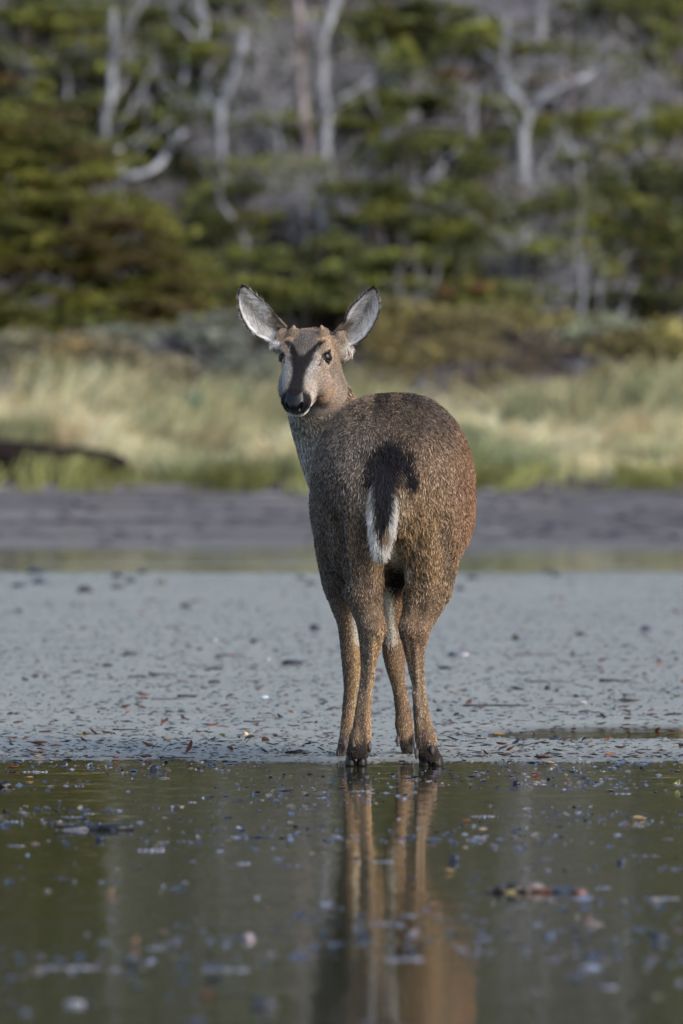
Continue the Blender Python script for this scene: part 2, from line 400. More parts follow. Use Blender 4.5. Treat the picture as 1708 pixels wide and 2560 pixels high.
for it in range(10): co += .5 * wb * lap(co)
bm_me.vertices.foreach_set('co', (co - np.array(deer.location)).astype(np.float32).ravel()); bm_me.update()
nor = np.empty(nv * 3, np.float32); bm_me.vertices.foreach_get('normal', nor); nor = nor.reshape(-1, 3).astype(float)

def blendc(c, col, w_):
    w_ = np.clip(w_, 0, 1)[:, None]; return c * (1 - w_) + np.array(col) * w_
def bell(x, y, cx, cy, rx, ry, soft=.35):
    r = np.sqrt(((x - cx) / rx) ** 2 + ((y - cy) / ry) ** 2); return 1 - sm(1 - soft, 1 + soft, r)
def seg_mask(x, y, ax_, ay, bx, by, wd):
    dx, dy = bx - ax_, by - ay; t = np.clip(((x - ax_) * dx + (y - ay) * dy) / (dx * dx + dy * dy), 0, 1)
    return 1 - sm(wd * .6, wd * 1.4, np.hypot(x - ax_ - t * dx, y - ay - t * dy))
def coat(p_, n_):
    """coat colour of the animal at a point of its body, with fold shade painted in"""
    s = F / (CAMD + p_[:, 1]); X = CX + p_[:, 0] * s; Y = HY + (CAMH - p_[:, 2]) * s; D = p_[:, 1]
    c = np.tile(np.array([.155, .110, .074]), (len(p_), 1))
    c = blendc(c, (.112, .084, .062), (1 - sm(1030, 1180, Y)))                        # dark back
    c = blendc(c, (.165, .138, .115), bell(X, Y, 900, 1180, 90, 110, .6) * (D < .5))  # grey hip
    c = blendc(c, (.235, .160, .106), bell(X, Y, 1095, 1240, 85, 120, .6) * .9 * (D < .4))
    c = blendc(c, (.27, .175, .090), bell(X, Y, 1050, 1370, 90, 120, .7) * .8 * (D < .3))
    c = blendc(c, (.165, .085, .042), sm(1105, 1188, X) * (D < .7) * (1 - sm(1380, 1480, Y)) * .85)
    c = blendc(c, (.120, .092, .070), bell(X, Y, 845, 1400, 70, 190, .6) * .8 * (D < .5))
    c = blendc(c, (.10, .072, .050), seg_mask(X, Y, 1108, 1320, 1128, 1450, 11) * .85 * (D < .3))  # crease shade of the right haunch fold, painted into the coat
    c = blendc(c, (.09, .066, .046), seg_mask(X, Y, 838, 1250, 852, 1440, 11) * .85 * (D < .5))  # left flank folds: their shade painted in here and on the next line
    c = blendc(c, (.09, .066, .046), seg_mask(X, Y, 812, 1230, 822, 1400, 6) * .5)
    # legs
    lg = sm(1500, 1600, Y)
    c = blendc(c, (.240, .160, .098), lg * .85)
    c = blendc(c, (.20, .160, .125), lg * bell(X, Y, 912, 1640, 22, 130, .6) * .8 * (D < .2))
    c = blendc(c, (.19, .125, .085), lg * bell(X, Y, 1040, 1600, 40, 60, .6) * .6 * (D < .2))
    c = blendc(c, (.34, .27, .20), seg_mask(X, Y, 1040, 1650, 1052, 1800, 7) * .6 * (D < .2))
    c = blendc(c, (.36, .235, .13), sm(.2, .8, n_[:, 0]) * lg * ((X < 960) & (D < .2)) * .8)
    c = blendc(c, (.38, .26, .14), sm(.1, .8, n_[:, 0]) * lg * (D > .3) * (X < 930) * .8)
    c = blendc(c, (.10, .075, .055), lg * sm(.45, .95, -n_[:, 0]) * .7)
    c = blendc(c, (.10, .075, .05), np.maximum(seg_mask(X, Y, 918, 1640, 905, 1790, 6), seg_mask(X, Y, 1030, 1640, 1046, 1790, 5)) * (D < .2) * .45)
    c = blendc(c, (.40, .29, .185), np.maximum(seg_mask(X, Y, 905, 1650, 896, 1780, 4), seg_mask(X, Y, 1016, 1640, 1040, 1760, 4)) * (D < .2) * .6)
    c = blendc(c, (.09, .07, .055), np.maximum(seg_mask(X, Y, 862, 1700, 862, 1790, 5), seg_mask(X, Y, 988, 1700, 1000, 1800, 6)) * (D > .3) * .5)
    # cream inner sides of the fore legs
    c = blendc(c, (.50, .32, .17), seg_mask(X, Y, 880, 1540, 896, 1680, 9) * (D > .35) * .9)
    c = blendc(c, (.80, .72, .60), seg_mask(X, Y, 886, 1535, 893, 1605, 8) * (D > .35))
    c = blendc(c, (.78, .71, .59), seg_mask(X, Y, 968, 1475, 980, 1605, 12) * (D > .35))
    c = blendc(c, (.05, .045, .04), seg_mask(X, Y, 975, 1575, 977, 1630, 3) * .8 * (D > .35))
    c = blendc(c, (.26, .15, .075), seg_mask(X, Y, 1002, 1480, 1000, 1560, 14) * .8 * (D > .35))
    # lower shanks darker at the back
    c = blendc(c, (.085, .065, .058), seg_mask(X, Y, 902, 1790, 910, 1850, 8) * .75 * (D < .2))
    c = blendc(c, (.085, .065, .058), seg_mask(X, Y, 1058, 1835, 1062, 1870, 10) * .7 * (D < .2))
    c = blendc(c, (.030, .024, .022), bell(X, Y, 896, 1884, 40, 32, .4) * (D < .2))
    c = blendc(c, (.030, .024, .022), bell(X, Y, 1068, 1890, 40, 32, .4) * (D < .2))
    c = blendc(c, (.05, .04, .034), bell(X, Y, 1020, 1868, 22, 24, .5) * (D > .3))
    c = blendc(c, (.06, .05, .045), bell(X, Y, 858, 1868, 10, 30, .5) * (D > .25))
    # rump patch
    rear = (D < .22)
    blk = np.maximum.reduce([bell(X, Y, 972, 1140, 60, 38, .5), seg_mask(X, Y, 930, 1145, 917, 1208, 15), seg_mask(X, Y, 1014, 1140, 1032, 1215, 16), seg_mask(X, Y, 975, 1120, 968, 1220, 26), bell(X, Y, 985, 1110, 34, 26, .8) * .7])
    c = blendc(c, (.40, .29, .19), np.maximum(seg_mask(X, Y, 918, 1225, 922, 1290, 11), seg_mask(X, Y, 1002, 1230, 1012, 1300, 14)) * rear * .95)
    c = blendc(c, (.016, .015, .020), blk * rear)
    c = blendc(c, (.42, .33, .235), seg_mask(X, Y, 984, 1365, 1014, 1445, 17) * rear * .95)
    c = blendc(c, (.60, .55, .47), seg_mask(X, Y, 980, 1372, 1006, 1425, 10) * rear)
    c = blendc(c, (.22, .155, .095), seg_mask(X, Y, 945, 1380, 965, 1470, 14) * rear * .8)
    c = blendc(c, (.022, .018, .018), bell(X, Y, 990, 1456, 26, 34, .3) * ((n_[:, 2] < .2) | (D > .25)))
    # neck
    nkm = (D > .45) & (Y < 1330) & (X < 930)
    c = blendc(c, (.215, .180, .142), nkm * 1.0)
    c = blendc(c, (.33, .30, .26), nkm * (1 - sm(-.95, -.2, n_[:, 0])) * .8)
    c = blendc(c, (.26, .175, .10), nkm * sm(835, 880, X) * (Y < 1040) * .85)
    c = blendc(c, (.06, .045, .035), nkm * np.maximum(seg_mask(X, Y, 862, 930, 878, 1000, 3), seg_mask(X, Y, 851, 925, 850, 985, 3)) * .8)
    # head
    l, a, u = headco(p_)
    hd = ((a > -.05) & (a < .26) & (np.abs(l) < .085) & (u > -.1) & (Y < 1046) & (D < .66)) * sm(-.05, -.01, a)
    al = np.abs(l)
    hc = np.tile(np.array([.27, .235, .20]), (len(p_), 1))
    hc = blendc(hc, (.19, .15, .115), 1 - sm(.06, .085, a))
    hc = blendc(hc, (.115, .105, .098), bell(l, a, 0, .050, .027, .034, .4) * .9)
    hc = blendc(hc, (.36, .25, .16), bell(al, a, .046, .040, .016, .024, .7) * .9)
    hc = blendc(hc, (.36, .345, .33), bell(al, a, .034, .135, .014, .045, .6) * .8)
    hc = blendc(hc, (.29, .20, .14), sm(.005, .045, l) * sm(.06, .1, a) * .55 * (u < .02))
    hc = blendc(hc, (.45, .39, .34), bell(l, a, .033, .175, .012, .022, .6) * .7)
    hc = blendc(hc, (.30, .19, .10), bell(u, a, -.05, .14, .02, .035, .6) * (l > 0) * .6)
    sw = np.interp(a, [.085, .10, .125, .155, .19], [.030, .025, .0165, .0135, .018])
    stripe = (1 - sm(sw * .8, sw * 1.25, al)) * sm(.082, .096, a)
    vee = 1 - sm(.006, .0115, np.abs(al - (.012 + (.094 - a) * .62)))
    vee = vee * sm(.040, .055, a) * (1 - sm(.092, .104, a))
    hc = blendc(hc, (.013, .012, .016), np.maximum(stripe, vee) * (u > -.02) * .97)
    hc = blendc(hc, (.46, .38, .30), bell(np.hypot(a - .070, u - .012), al * 0, 0, 0, .023, 1, .3) * (al > .03) * .8)
    eye_c = bell(al, a, .052, .083, .016, .020, .3) * bell(u, a, .006, .083, .02, .05)
    hc = blendc(hc, (.018, .014, .013), bell(np.hypot(a - .070, u - .012), al * 0, 0, 0, .0172, 1, .12) * (al > .035))
    hc = blendc(hc, (.05, .035, .03), seg_mask(al * 1000, a * 1000, 44, 84, 40, 106, 1.6) * .9)
    hc = blendc(hc, (.022, .018, .021), sm(.186, .2, a + .25 * np.clip(.012 - u, 0, .03) * 0) * (u > -.024))
    hc = blendc(hc, (.75, .73, .68), sm(.165, .185, a) * (1 - sm(-.028, -.020, u)))
    hc = blendc(hc, (.10, .07, .055), seg_mask(a * 1000, u * 1000, 205, -24, 150, -34, 2.5) * .8)
    hd = np.clip(hd, 0, 1)[:, None]
    er = ((Y > 800) & (Y < 905) & (D > .56) & ((X < 706) | (X > 846)))
    c = blendc(c, (.27, .21, .16), er * 1.0); c = blendc(c, (.62, .60, .58), np.maximum(bell(X, Y, 692, 862, 14, 10, .5), bell(X, Y, 868, 872, 14, 16, .6) * .6) * er)
    hd = hd * (1 - er[:, None])
    return np.clip(c * (1 - hd) + hc * hd, .004, .9)
# muscle folds of haunch, flank and shanks, pressed into the surface
s_ = F / (CAMD + co[:, 1]); X_ = CX + co[:, 0] * s_; Y_ = HY + (CAMH - co[:, 2]) * s_; rear_ = (co[:, 1] < .42) & (nor[:, 1] < .35)
dp = np.zeros(nv)
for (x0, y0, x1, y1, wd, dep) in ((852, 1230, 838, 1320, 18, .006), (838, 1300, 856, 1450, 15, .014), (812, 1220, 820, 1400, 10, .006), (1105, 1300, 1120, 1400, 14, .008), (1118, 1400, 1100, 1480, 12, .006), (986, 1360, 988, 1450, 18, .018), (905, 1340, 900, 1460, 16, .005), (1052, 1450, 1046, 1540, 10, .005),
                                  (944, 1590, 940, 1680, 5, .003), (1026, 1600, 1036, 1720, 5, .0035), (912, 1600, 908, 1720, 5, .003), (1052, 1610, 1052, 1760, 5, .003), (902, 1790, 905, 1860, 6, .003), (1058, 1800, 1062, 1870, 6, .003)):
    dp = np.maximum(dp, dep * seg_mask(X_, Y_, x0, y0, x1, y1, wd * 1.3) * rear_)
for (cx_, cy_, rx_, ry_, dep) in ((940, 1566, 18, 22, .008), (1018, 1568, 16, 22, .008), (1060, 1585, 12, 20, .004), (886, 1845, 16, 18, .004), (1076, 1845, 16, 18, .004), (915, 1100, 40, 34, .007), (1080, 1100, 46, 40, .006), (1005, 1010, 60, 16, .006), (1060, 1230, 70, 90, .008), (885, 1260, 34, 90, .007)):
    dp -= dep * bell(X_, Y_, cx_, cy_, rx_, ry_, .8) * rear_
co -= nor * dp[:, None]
for it in range(5): co += .5 * wb * lap(co)
bm_me.vertices.foreach_set('co', (co - np.array(deer.location)).astype(np.float32).ravel()); bm_me.update()
bm_me.vertices.foreach_get('normal', (nn_ := np.empty(nv * 3, np.float32))); nor = nn_.reshape(-1, 3).astype(float)
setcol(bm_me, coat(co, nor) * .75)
bm_me.materials.append(M['hide']); bm_me.polygons.foreach_set('use_smooth', [True] * len(bm_me.polygons))
body = link('body', bm_me); body.parent = deer

# fur
bm_me.calc_loop_triangles(); nt_ = len(bm_me.loop_triangles)
tri = np.empty(nt_ * 3, np.int32); bm_me.loop_triangles.foreach_get('vertices', tri); tri = tri.reshape(-1, 3)
A = co[tri[:, 0]]; B = co[tri[:, 1]]; C = co[tri[:, 2]]
area = np.linalg.norm(np.cross(B - A, C - A), axis=1) / 2; cen = (A + B + C) / 3
l, a, u = headco(cen); hdt = (a > -.03) & (a < .24) & (np.abs(l) < .08) & (u > -.1)
dens = np.where(hdt, 3.0, np.where(cen[:, 2] < .36, 1.6, 1.0))
def grow_fur(n, w_):
    k = rng.choice(nt_, n, p=w_ / w_.sum()); r1 = np.sqrt(rng.random(n)); r2 = rng.random(n)
    b0 = 1 - r1; b1 = r1 * (1 - r2); b2 = r1 * r2; t = tri[k]
    p_ = A[k] * b0[:, None] + B[k] * b1[:, None] + C[k] * b2[:, None]
    n_ = nor[t[:, 0]] * b0[:, None] + nor[t[:, 1]] * b1[:, None] + nor[t[:, 2]] * b2[:, None]
    n_ /= np.linalg.norm(n_, axis=1)[:, None] + 1e-9
    return p_, n_
NF = 330000
p_, n_ = grow_fur(NF, area * dens)
l, a, u = headco(p_); hd = (a > -.02) & (a < .24) & (np.abs(l) < .08) & (u > -.1) & (p_[:, 1] < .68)
s = F / (CAMD + p_[:, 1]); X = CX + p_[:, 0] * s; Y = HY + (CAMH - p_[:, 2]) * s
keep = ~((a > .196) & (u > -.012) & (u > -.03) & hd & (np.abs(l) < .028))             # bare nose
eyeball = [H(sg * .0470, .070, .012) for sg in (-1, 1)]
for e in eyeball: keep &= np.linalg.norm(p_ - e, axis=1) > .0146
p_, n_, l, a, u, hd, X, Y = [q[keep] for q in (p_, n_, l, a, u, hd, X, Y)]
n = len(p_)
flow = np.tile(np.array([0., -.55, -.85]), (n, 1))
flow[:, 0] += (X - 975) / 500 * (Y < 1300)
flow[hd] = -hf * .9 + np.outer(l[hd] * 8, hl)
nk_ = (p_[:, 1] > .5) & (Y < 1300) & ~hd & (X < 940); flow[nk_] = np.array([.45, -.1, -.9])
fn = np.stack([fbm(X / 22., Y / 30., 81 + q_, 1.0, 3) - .5 for q_ in range(3)], 1); flow += fn * np.where(hd, .3, 1.5)[:, None] + rng.normal(0, .2, (n, 3))
flow -= n_ * (flow * n_).sum(1)[:, None]; flow /= np.linalg.norm(flow, axis=1)[:, None] + 1e-9
legm = (p_[:, 2] < .36) & ~hd
L = np.where(hd, .0055, np.where(legm, .0065, np.where(nk_, .010, .0095))) * rng.uniform(.55, 1.4, n) * (1 + .8 * (fbm(X / 18., Y / 24., 87, 1.0) - .5))
but = bell(X, Y, 1000, 1360, 70, 80, .5) * (p_[:, 1] < .2); L = L * (1 + but * .7 + .45 * bell(X, Y, 974, 1150, 62, 60, .5) * (p_[:, 1] < .2))
lift = np.where(hd, .32, np.where(legm, .24, .44)) + rng.normal(0, .13, n)
K = 4; t = np.linspace(0, 1, K)[None, :, None]
dirr = flow[:, None, :] + n_[:, None, :] * lift[:, None, None] * (1 - .75 * t)
dirr /= np.linalg.norm(dirr, axis=2)[:, :, None]
pts = p_[:, None, :] - n_[:, None, :] * .0008 + np.cumsum(np.concatenate([np.zeros((n, 1, 3)), dirr[:, :-1]], 1), 1) * (L / (K - 1))[:, None, None]
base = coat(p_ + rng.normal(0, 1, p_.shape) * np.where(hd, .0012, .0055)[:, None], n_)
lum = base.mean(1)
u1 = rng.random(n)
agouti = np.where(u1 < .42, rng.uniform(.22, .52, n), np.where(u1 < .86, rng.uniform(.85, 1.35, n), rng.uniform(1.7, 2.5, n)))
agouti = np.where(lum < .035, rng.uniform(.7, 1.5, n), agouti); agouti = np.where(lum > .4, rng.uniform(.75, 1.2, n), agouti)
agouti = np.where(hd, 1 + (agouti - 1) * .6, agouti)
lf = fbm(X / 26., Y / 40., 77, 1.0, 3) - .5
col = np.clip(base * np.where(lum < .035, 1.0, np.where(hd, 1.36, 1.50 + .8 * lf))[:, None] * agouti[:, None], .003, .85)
gy = (u1 > .86)[:, None]; col = np.where(gy, col * .7 + col.mean(1, keepdims=True) * .3, col)
colk = col[:, None, :] * np.array([.45, .75, 1.15, 1.2])[None, :, None]
rad = np.where(hd, .00042, np.where(legm, .00048, .00056))[:, None] * np.array([1.0, 1.0, .8, .15])[None, :]
fur = curves('fur', pts, rad, colk, M['fur'], deer); fur['kind'] = 'stuff'

def part(name, v, f, mat, parent=deer, smooth=True, col=None):
    o = link(name, mesh(name, np.asarray(v) - np.array(deer.location), f, mat, smooth, col)); o.parent = parent; return o
# eyes: ball, lids
for sg in (-1, 1):
    e = H(sg * .0470, .070, .012)
    out = hl * sg * .72 + hu * .62 + hf * .1; out /= np.linalg.norm(out)
    eo = part('eye', *blob(e, (.0143,) * 3), M['eye'])
    ax2 = np.cross(out, hf); ax2 /= np.linalg.norm(ax2); ax1 = np.cross(ax2, out)
    R_ = []
    for k in range(25):
        th = 2 * math.pi * k / 24
        R_.append((e + out * .0075 + ax1 * .0116 * math.cos(th) + ax2 * .0128 * math.sin(th), .0017, .0017))
    part('eyelid', *path_loft(R_, 8), M['eyelid'], eo)
# nose pad with nostrils
g = []; 
nsx = np.linspace(-1, 1, 33); nsy = np.linspace(-1, 1, 27)
V = []; Q = []
for j, yy in enumerate(nsy):
    for i, xx in enumerate(nsx):
        ww = .0225 * (1 - .20 * (yy < 0) * yy * yy - .25 * (yy > 0) * yy * yy)
        th = xx * 1.15; lx = ww * math.sin(th) / math.sin(1.15)
        lat = abs(lx)
        av = .2335 - .020 * (1 - math.cos(th)) * 1.3 - .018 * max(0, yy) ** 2.5 - .004 * yy - .006 * min(0, yy) ** 2
        uu = .002 + .0185 * yy
        # nostril: comma-shaped pit, its cavity darkness also painted into the tint
        dn = math.hypot((lat - .0145) / .0052, (uu - .001 - (lat - .0145) * .6) / .0078)
        pit = max(0, 1 - dn * dn); rim = math.exp(-((dn - 1.35) / .3) ** 2)
        groove = math.exp(-(lat / .0015) ** 2) * (yy < .1)
        V.append(H(lx + .001, av - .012 * pit ** .6 + .0026 * rim - .0012 * groove, uu)); g.append([.002] * 3 if dn < 1.1 else [.010, .0105, .014])
for j in range(26):
    for i in range(32):
        k = j * 33 + i; Q.append((k, k + 1, k + 34, k + 33))
part('nose', V, Q, M['nose'], col=np.array(g))
# mouth line: dark lip
lp = [(H(x_ * .001, .214 - abs(x_) ** 1.6 * .00028, -.0285 - .0003 * abs(x_) ** .9), .0016) for x_ in range(-26, 27, 4)]
part('lip', *path_loft(lp, 8), M['eyelid'])
# antler buds
for sg in (-1, 1):
    b0 = H(sg * .033, .010, .040)
    part('antler_bud', *path_loft([(b0 + np.array([0, 0, -.006]), .006), (b0 + np.array([0, 0, .004]), .0055), (b0 + np.array([-sg * .0008, 0, .010]), .0042), (b0 + np.array([-sg * .001, 0, .0135]), .0015)], 12), M['bud'])

# ears: cupped leaf, long inner hair
def Zc(x_, y_): return 560 + x_ / 3.7333, 690 + y_ / 3.7333
earL = dict(tip=(172, 80), base=(560, 560), L=[(548, 610), (450, 632), (385, 612), (300, 572), (222, 500), (165, 400), (128, 290), (122, 200), (140, 120), (172, 80)],
            R=[(592, 470), (540, 410), (480, 352), (452, 312), (405, 262), (345, 205), (300, 170), (262, 135), (215, 92), (172, 80)])
earR = dict(tip=(1398, 90), base=(1075, 590), L=[(1105, 680), (1165, 668), (1245, 640), (1330, 572), (1395, 480), (1440, 390), (1462, 300), (1458, 210), (1432, 130), (1398, 90)],
            R=[(1040, 500), (1085, 450), (1122, 420), (1132, 375), (1160, 312), (1195, 262), (1235, 228), (1290, 180), (1345, 130), (1398, 90)])
for ei, E in enumerate((earL, earR)):
    sg = -1 if ei == 0 else 1; n1, n2 = 19, 15
    Lc = np.array(E['L'], float); Rc = np.array(E['R'], float)
    ti = np.linspace(0, 9, n1); Lc = np.stack([np.interp(ti, range(10), Lc[:, k]) for k in (0, 1)], 1); Rc = np.stack([np.interp(ti, range(10), Rc[:, k]) for k in (0, 1)], 1)
    V = []; UV = []
    for i in range(n1):
        s_ = i / (n1 - 1)
        for j in range(n2):
            w_ = j / (n2 - 1); q = Lc[i] * (1 - w_) + Rc[i] * w_
            cup = (1 - (2 * w_ - 1) ** 2) * .022 * (1 - s_ ** 3) + .010 * (1 - s_)
            fold = .014 * math.exp(-((w_ - .52) / .09) ** 2) * max(0, 1 - s_ * 1.6)
            px_, py_ = Zc(*q); V.append(np.array(P(px_, py_, .585 + cup + fold - .02 * s_))); UV.append((s_, w_))
    Q = [(i * n2 + j, i * n2 + j + 1, (i + 1) * n2 + j + 1, (i + 1) * n2 + j) for i in range(n1 - 1) for j in range(n2 - 1)]
    V = np.array(V); UV = np.array(UV)
    edge = np.minimum(UV[:, 1], 1 - UV[:, 1])
    def earcol(s_, w_, x_=0):
        ed_ = np.minimum(w_, 1 - w_)
        c = np.tile(np.array([.78, .78, .80]), (len(s_), 1))
        c = blendc(c, (.16, .15, .16), bell(w_, s_, .5, .30, .10, .30, .6) * .75)
        c = blendc(c, (.20, .19, .19), bell(w_, s_, .45, .62, .25, .16, .6) * .75 * (.4 + .6 * (np.sin(s_ * 47 + w_ * 13) > -.2)))
        c = blendc(c, (.13, .12, .12), sm(.68, .86, s_) * .85)
        c = blendc(c, (.20, .155, .12), (1 - sm(.02, .16, s_)) * (w_ > .45) * .9)
        c = blendc(c, (.20, .155, .12), bell(w_, s_, 1.0, .16, .25, .16, .4) * .9)
        c = blendc(c, (.03, .022, .020), (1 - sm(.02, .075, ed_)) * sm(.1, .2, s_) * .95)
        return blendc(c, (.028, .022, .022), sm(.90, .96, s_))
    ear = part('ear', V, Q, M['hide'], col=earcol(UV[:, 0], UV[:, 1]) * .9)
    sd = ear.modifiers.new('thick', 'SOLIDIFY'); sd.thickness = .004; sd.offset = -1 if ei == 1 else 1
    ne = 12000; si = rng.random(ne) ** .9; wi = rng.random(ne)
    V3 = V.reshape(n1, n2, 3)
    def bil(si, wi):
        a_ = np.clip(si * (n1 - 1), 0, n1 - 1.001); b_ = np.clip(wi * (n2 - 1), 0, n2 - 1.001); i = a_.astype(int); j = b_.astype(int); fa = (a_ - i)[:, None]; fb = (b_ - j)[:, None]
        return (V3[i, j] * (1 - fb) + V3[i, j + 1] * fb) * (1 - fa) + (V3[i + 1, j] * (1 - fb) + V3[i + 1, j + 1] * fb) * fa
    p0 = bil(si, wi); 
    dt = bil(np.clip(si + .05, 0, 1), wi) - bil(np.clip(si - .02, 0, 1), wi); dt /= np.linalg.norm(dt, axis=1)[:, None] + 1e-9
    dw = bil(si, np.clip(wi + .04, 0, 1)) - bil(si, np.clip(wi - .04, 0, 1)); dw /= np.linalg.norm(dw, axis=1)[:, None] + 1e-9
    inward = np.sign(.5 - wi)[:, None] * dw
    ed_ = np.minimum(wi, 1 - wi)
    dr = dt * .55 + inward * np.where(ed_ > .08, .7, -.15)[:, None] + np.array([0, -.55, 0]) + rng.normal(0, .22, (ne, 3)); dr /= np.linalg.norm(dr, axis=1)[:, None]
    le = np.where(ed_ < .07, .003, np.where(si > .8, .004, .014)) * rng.uniform(.5, 1.4, ne) * np.where(si > .93, .5, 1)
    tt = np.linspace(0, 1, 4)[None, :, None]
    pe = p0[:, None, :] + dr[:, None, :] * tt * le[:, None, None] + dt[:, None, :] * (tt ** 2) * (le * .4)[:, None, None]
    ce = earcol(si + rng.normal(0, .03, ne), wi + rng.normal(0, .03, ne)) * np.where(rng.random(ne) < .2, rng.uniform(.3, .6, ne), rng.uniform(1.0, 1.5, ne))[:, None]
    re = np.full((ne, 1), .00042) * np.array([1, .9, .7, .2])[None, :]
    h = curves('ear_hair', pe, re, np.clip(ce, 0, .85), M['fur']); h['kind'] = 'stuff'
    h.data.attributes['position'].data.foreach_set('vector', np.ascontiguousarray(pe - np.array(deer.location), dtype=np.float32).ravel()); h.parent = ear

# tail
def Z2(x_, y_): return 650 + x_ / 2.6133, 960 + y_ / 2.6133
trow = [(450, 810, 885, .035), (540, 755, 895, .002), (620, 725, 890, -.022), (720, 706, 898, -.036), (820, 698, 900, -.038), (900, 704, 890, -.038), (980, 722, 858, -.036), (1040, 746, 830, -.034), (1085, 768, 806, -.032)]
secs = []
for zy, xl, xr, yy in trow:
    x0, py_ = Z2(xl, zy); x1, _ = Z2(xr, zy); s = (CAMD + yy) / F
    secs.append((tuple(P((x0 + x1) / 2, py_, yy)), (x1 - x0) / 2 * s * .66, .013 if zy > 500 else .012))
R_ = resample(secs, 20); tv, tf = loft([(c, (a_, 0, 0), (0, d_, 0), 2.0) for c, a_, d_ in R_], 22)
def tailcol(p_):
    s = F / (CAMD + p_[:, 1]); X = (CX + p_[:, 0] * s - 650) * 2.6133; Y = (HY + (CAMH - p_[:, 2]) * s - 960) * 2.6133
    cl = np.interp(Y, [430, 620, 820, 960, 1080], [845, 808, 802, 785, 788]); hw = np.interp(Y, [430, 560, 700, 850, 920, 990], [60, 62, 52, 40, 22, 5])
    c = np.tile(np.array([.78, .77, .74]), (len(p_), 1))
    c = blendc(c, (.40, .27, .165), sm(40, 60, X - cl) * (1 - sm(650, 730, Y)))
    c = blendc(c, (.38, .26, .17), (1 - sm(-75, -60, X - cl)) * (1 - sm(700, 820, Y)))
    c = blendc(c, (.34, .24, .16), bell(X, Y, 812, 940, 22, 70, .5))
    return blendc(c, (.020, .019, .026), 1 - sm(hw * .85, hw * 1.1 + 4, np.abs(X - cl)))
tail = part('tail', tv, tf, M['hide'], col=tailcol(tv) * .7)
nT = 24000; me_ = tail.data; me_.calc_loop_triangles()
tt_ = np.array([q.vertices[:] for q in me_.loop_triangles]); a3, b3, c3 = tv[tt_[:, 0]], tv[tt_[:, 1]], tv[tt_[:, 2]]
cr = np.cross(b3 - a3, c3 - a3); ar = np.linalg.norm(cr, axis=1); k = rng.choice(len(ar), nT, p=ar / ar.sum()); r1 = np.sqrt(rng.random(nT)); r2 = rng.random(nT)
q0 = a3[k] * (1 - r1)[:, None] + b3[k] * (r1 * (1 - r2))[:, None] + c3[k] * (r1 * r2)[:, None]
cc = np.array([np.interp(q0[:, 2][::1], [float(s_[0][2]) for s_ in R_][::-1], [float(s_[0][kk]) for s_ in R_][::-1]) for kk in (0, 1)]).T
on = np.stack([q0[:, 0] - cc[:, 0], q0[:, 1] - cc[:, 1], 0 * cc[:, 0]], 1); on /= np.linalg.norm(on, axis=1)[:, None] + 1e-9
dr = np.array([0, 0, -1.]) + on * .42 * (np.abs(on[:, :1]) ** .5) + rng.normal(0, .13, (nT, 3)); dr[:, 0] += -(q0[:, 0] - cc[:, 0]) * 10 * sm(1180, 1380, HY + (CAMH - q0[:, 2]) * F / CAMD)
dr[:, 1] -= .75 * (1 - sm(1150, 1230, HY + (CAMH - q0[:, 2]) * F / CAMD))
dr /= np.linalg.norm(dr, axis=1)[:, None]; lt = rng.uniform(.014, .034, nT)
t4 = np.linspace(0, 1, 4)[None, :, None]
pe = q0[:, None, :] + dr[:, None, :] * t4 * lt[:, None, None]
ct = tailcol(q0 + rng.normal(0, .0018, q0.shape)) * rng.uniform(.5, 1.5, nT)[:, None]
h = curves('tail_hair', pe - np.array(deer.location), np.full((nT, 1), .0005) * np.array([1, .9, .6, .15])[None, :], np.clip(ct, 0, .85), M['fur']); h.parent = tail; h['kind'] = 'stuff'

# hooves (two toes each) and dewclaws
def toe(cx_, by, y_, w_, hgt, fwd):
    s = (CAMD + y_) / F; c = np.array(P(cx_, by, y_)); z0 = c[2]
    return loft([(c + (0, fwd * .3, 0), (w_ * s * .5, 0, 0), (0, .026, 0), 2.4), (c + (0, fwd * .3, .004), (w_ * s * .52, 0, 0), (0, .027, 0), 2.4), (c + (0, fwd * .12, hgt * .5), (w_ * s * .48, 0, 0), (0, .022, 0), 2.2), (c + (0, 0, hgt), (w_ * s * .38, 0, 0), (0, .017, 0)), (c + (0, 0, hgt * 1.25), (w_ * s * .2, 0, 0), (0, .01, 0))], 18)
for (xl, xr, by, y_) in ((862, 919, 1916, -.004), (1046, 1110, 1917, .004), (839, 866, 1903, .352), (1002, 1041, 1896, .478)):
    wd = (xr - xl) / 2
    for k in (0, 1):
        part('hoof', *toe(xl + wd * (k + .5), by, y_, wd * .96, .024, .02), M['hoof'])
for (x_, y2, dep, sg) in ((884, 1858, -.022, -1), (924, 1866, -.020, 1), (1042, 1884, -.028, -1), (1081, 1876, -.028, 1), (861, 1856, .34, 1), (995, 1852, .45, -1), (1034, 1850, .455, 1)):
    c = np.array(P(x_, y2, dep))
    part('dewclaw', *path_loft([(c + (0, .012, .010), .003), (c + (0, .004, .003), .0050), (c + (sg * .0006, .001, -.006), .0040), (c + (sg * .0012, .001, -.013), .0009)], 10), M['clawh'])
#ENDDEER

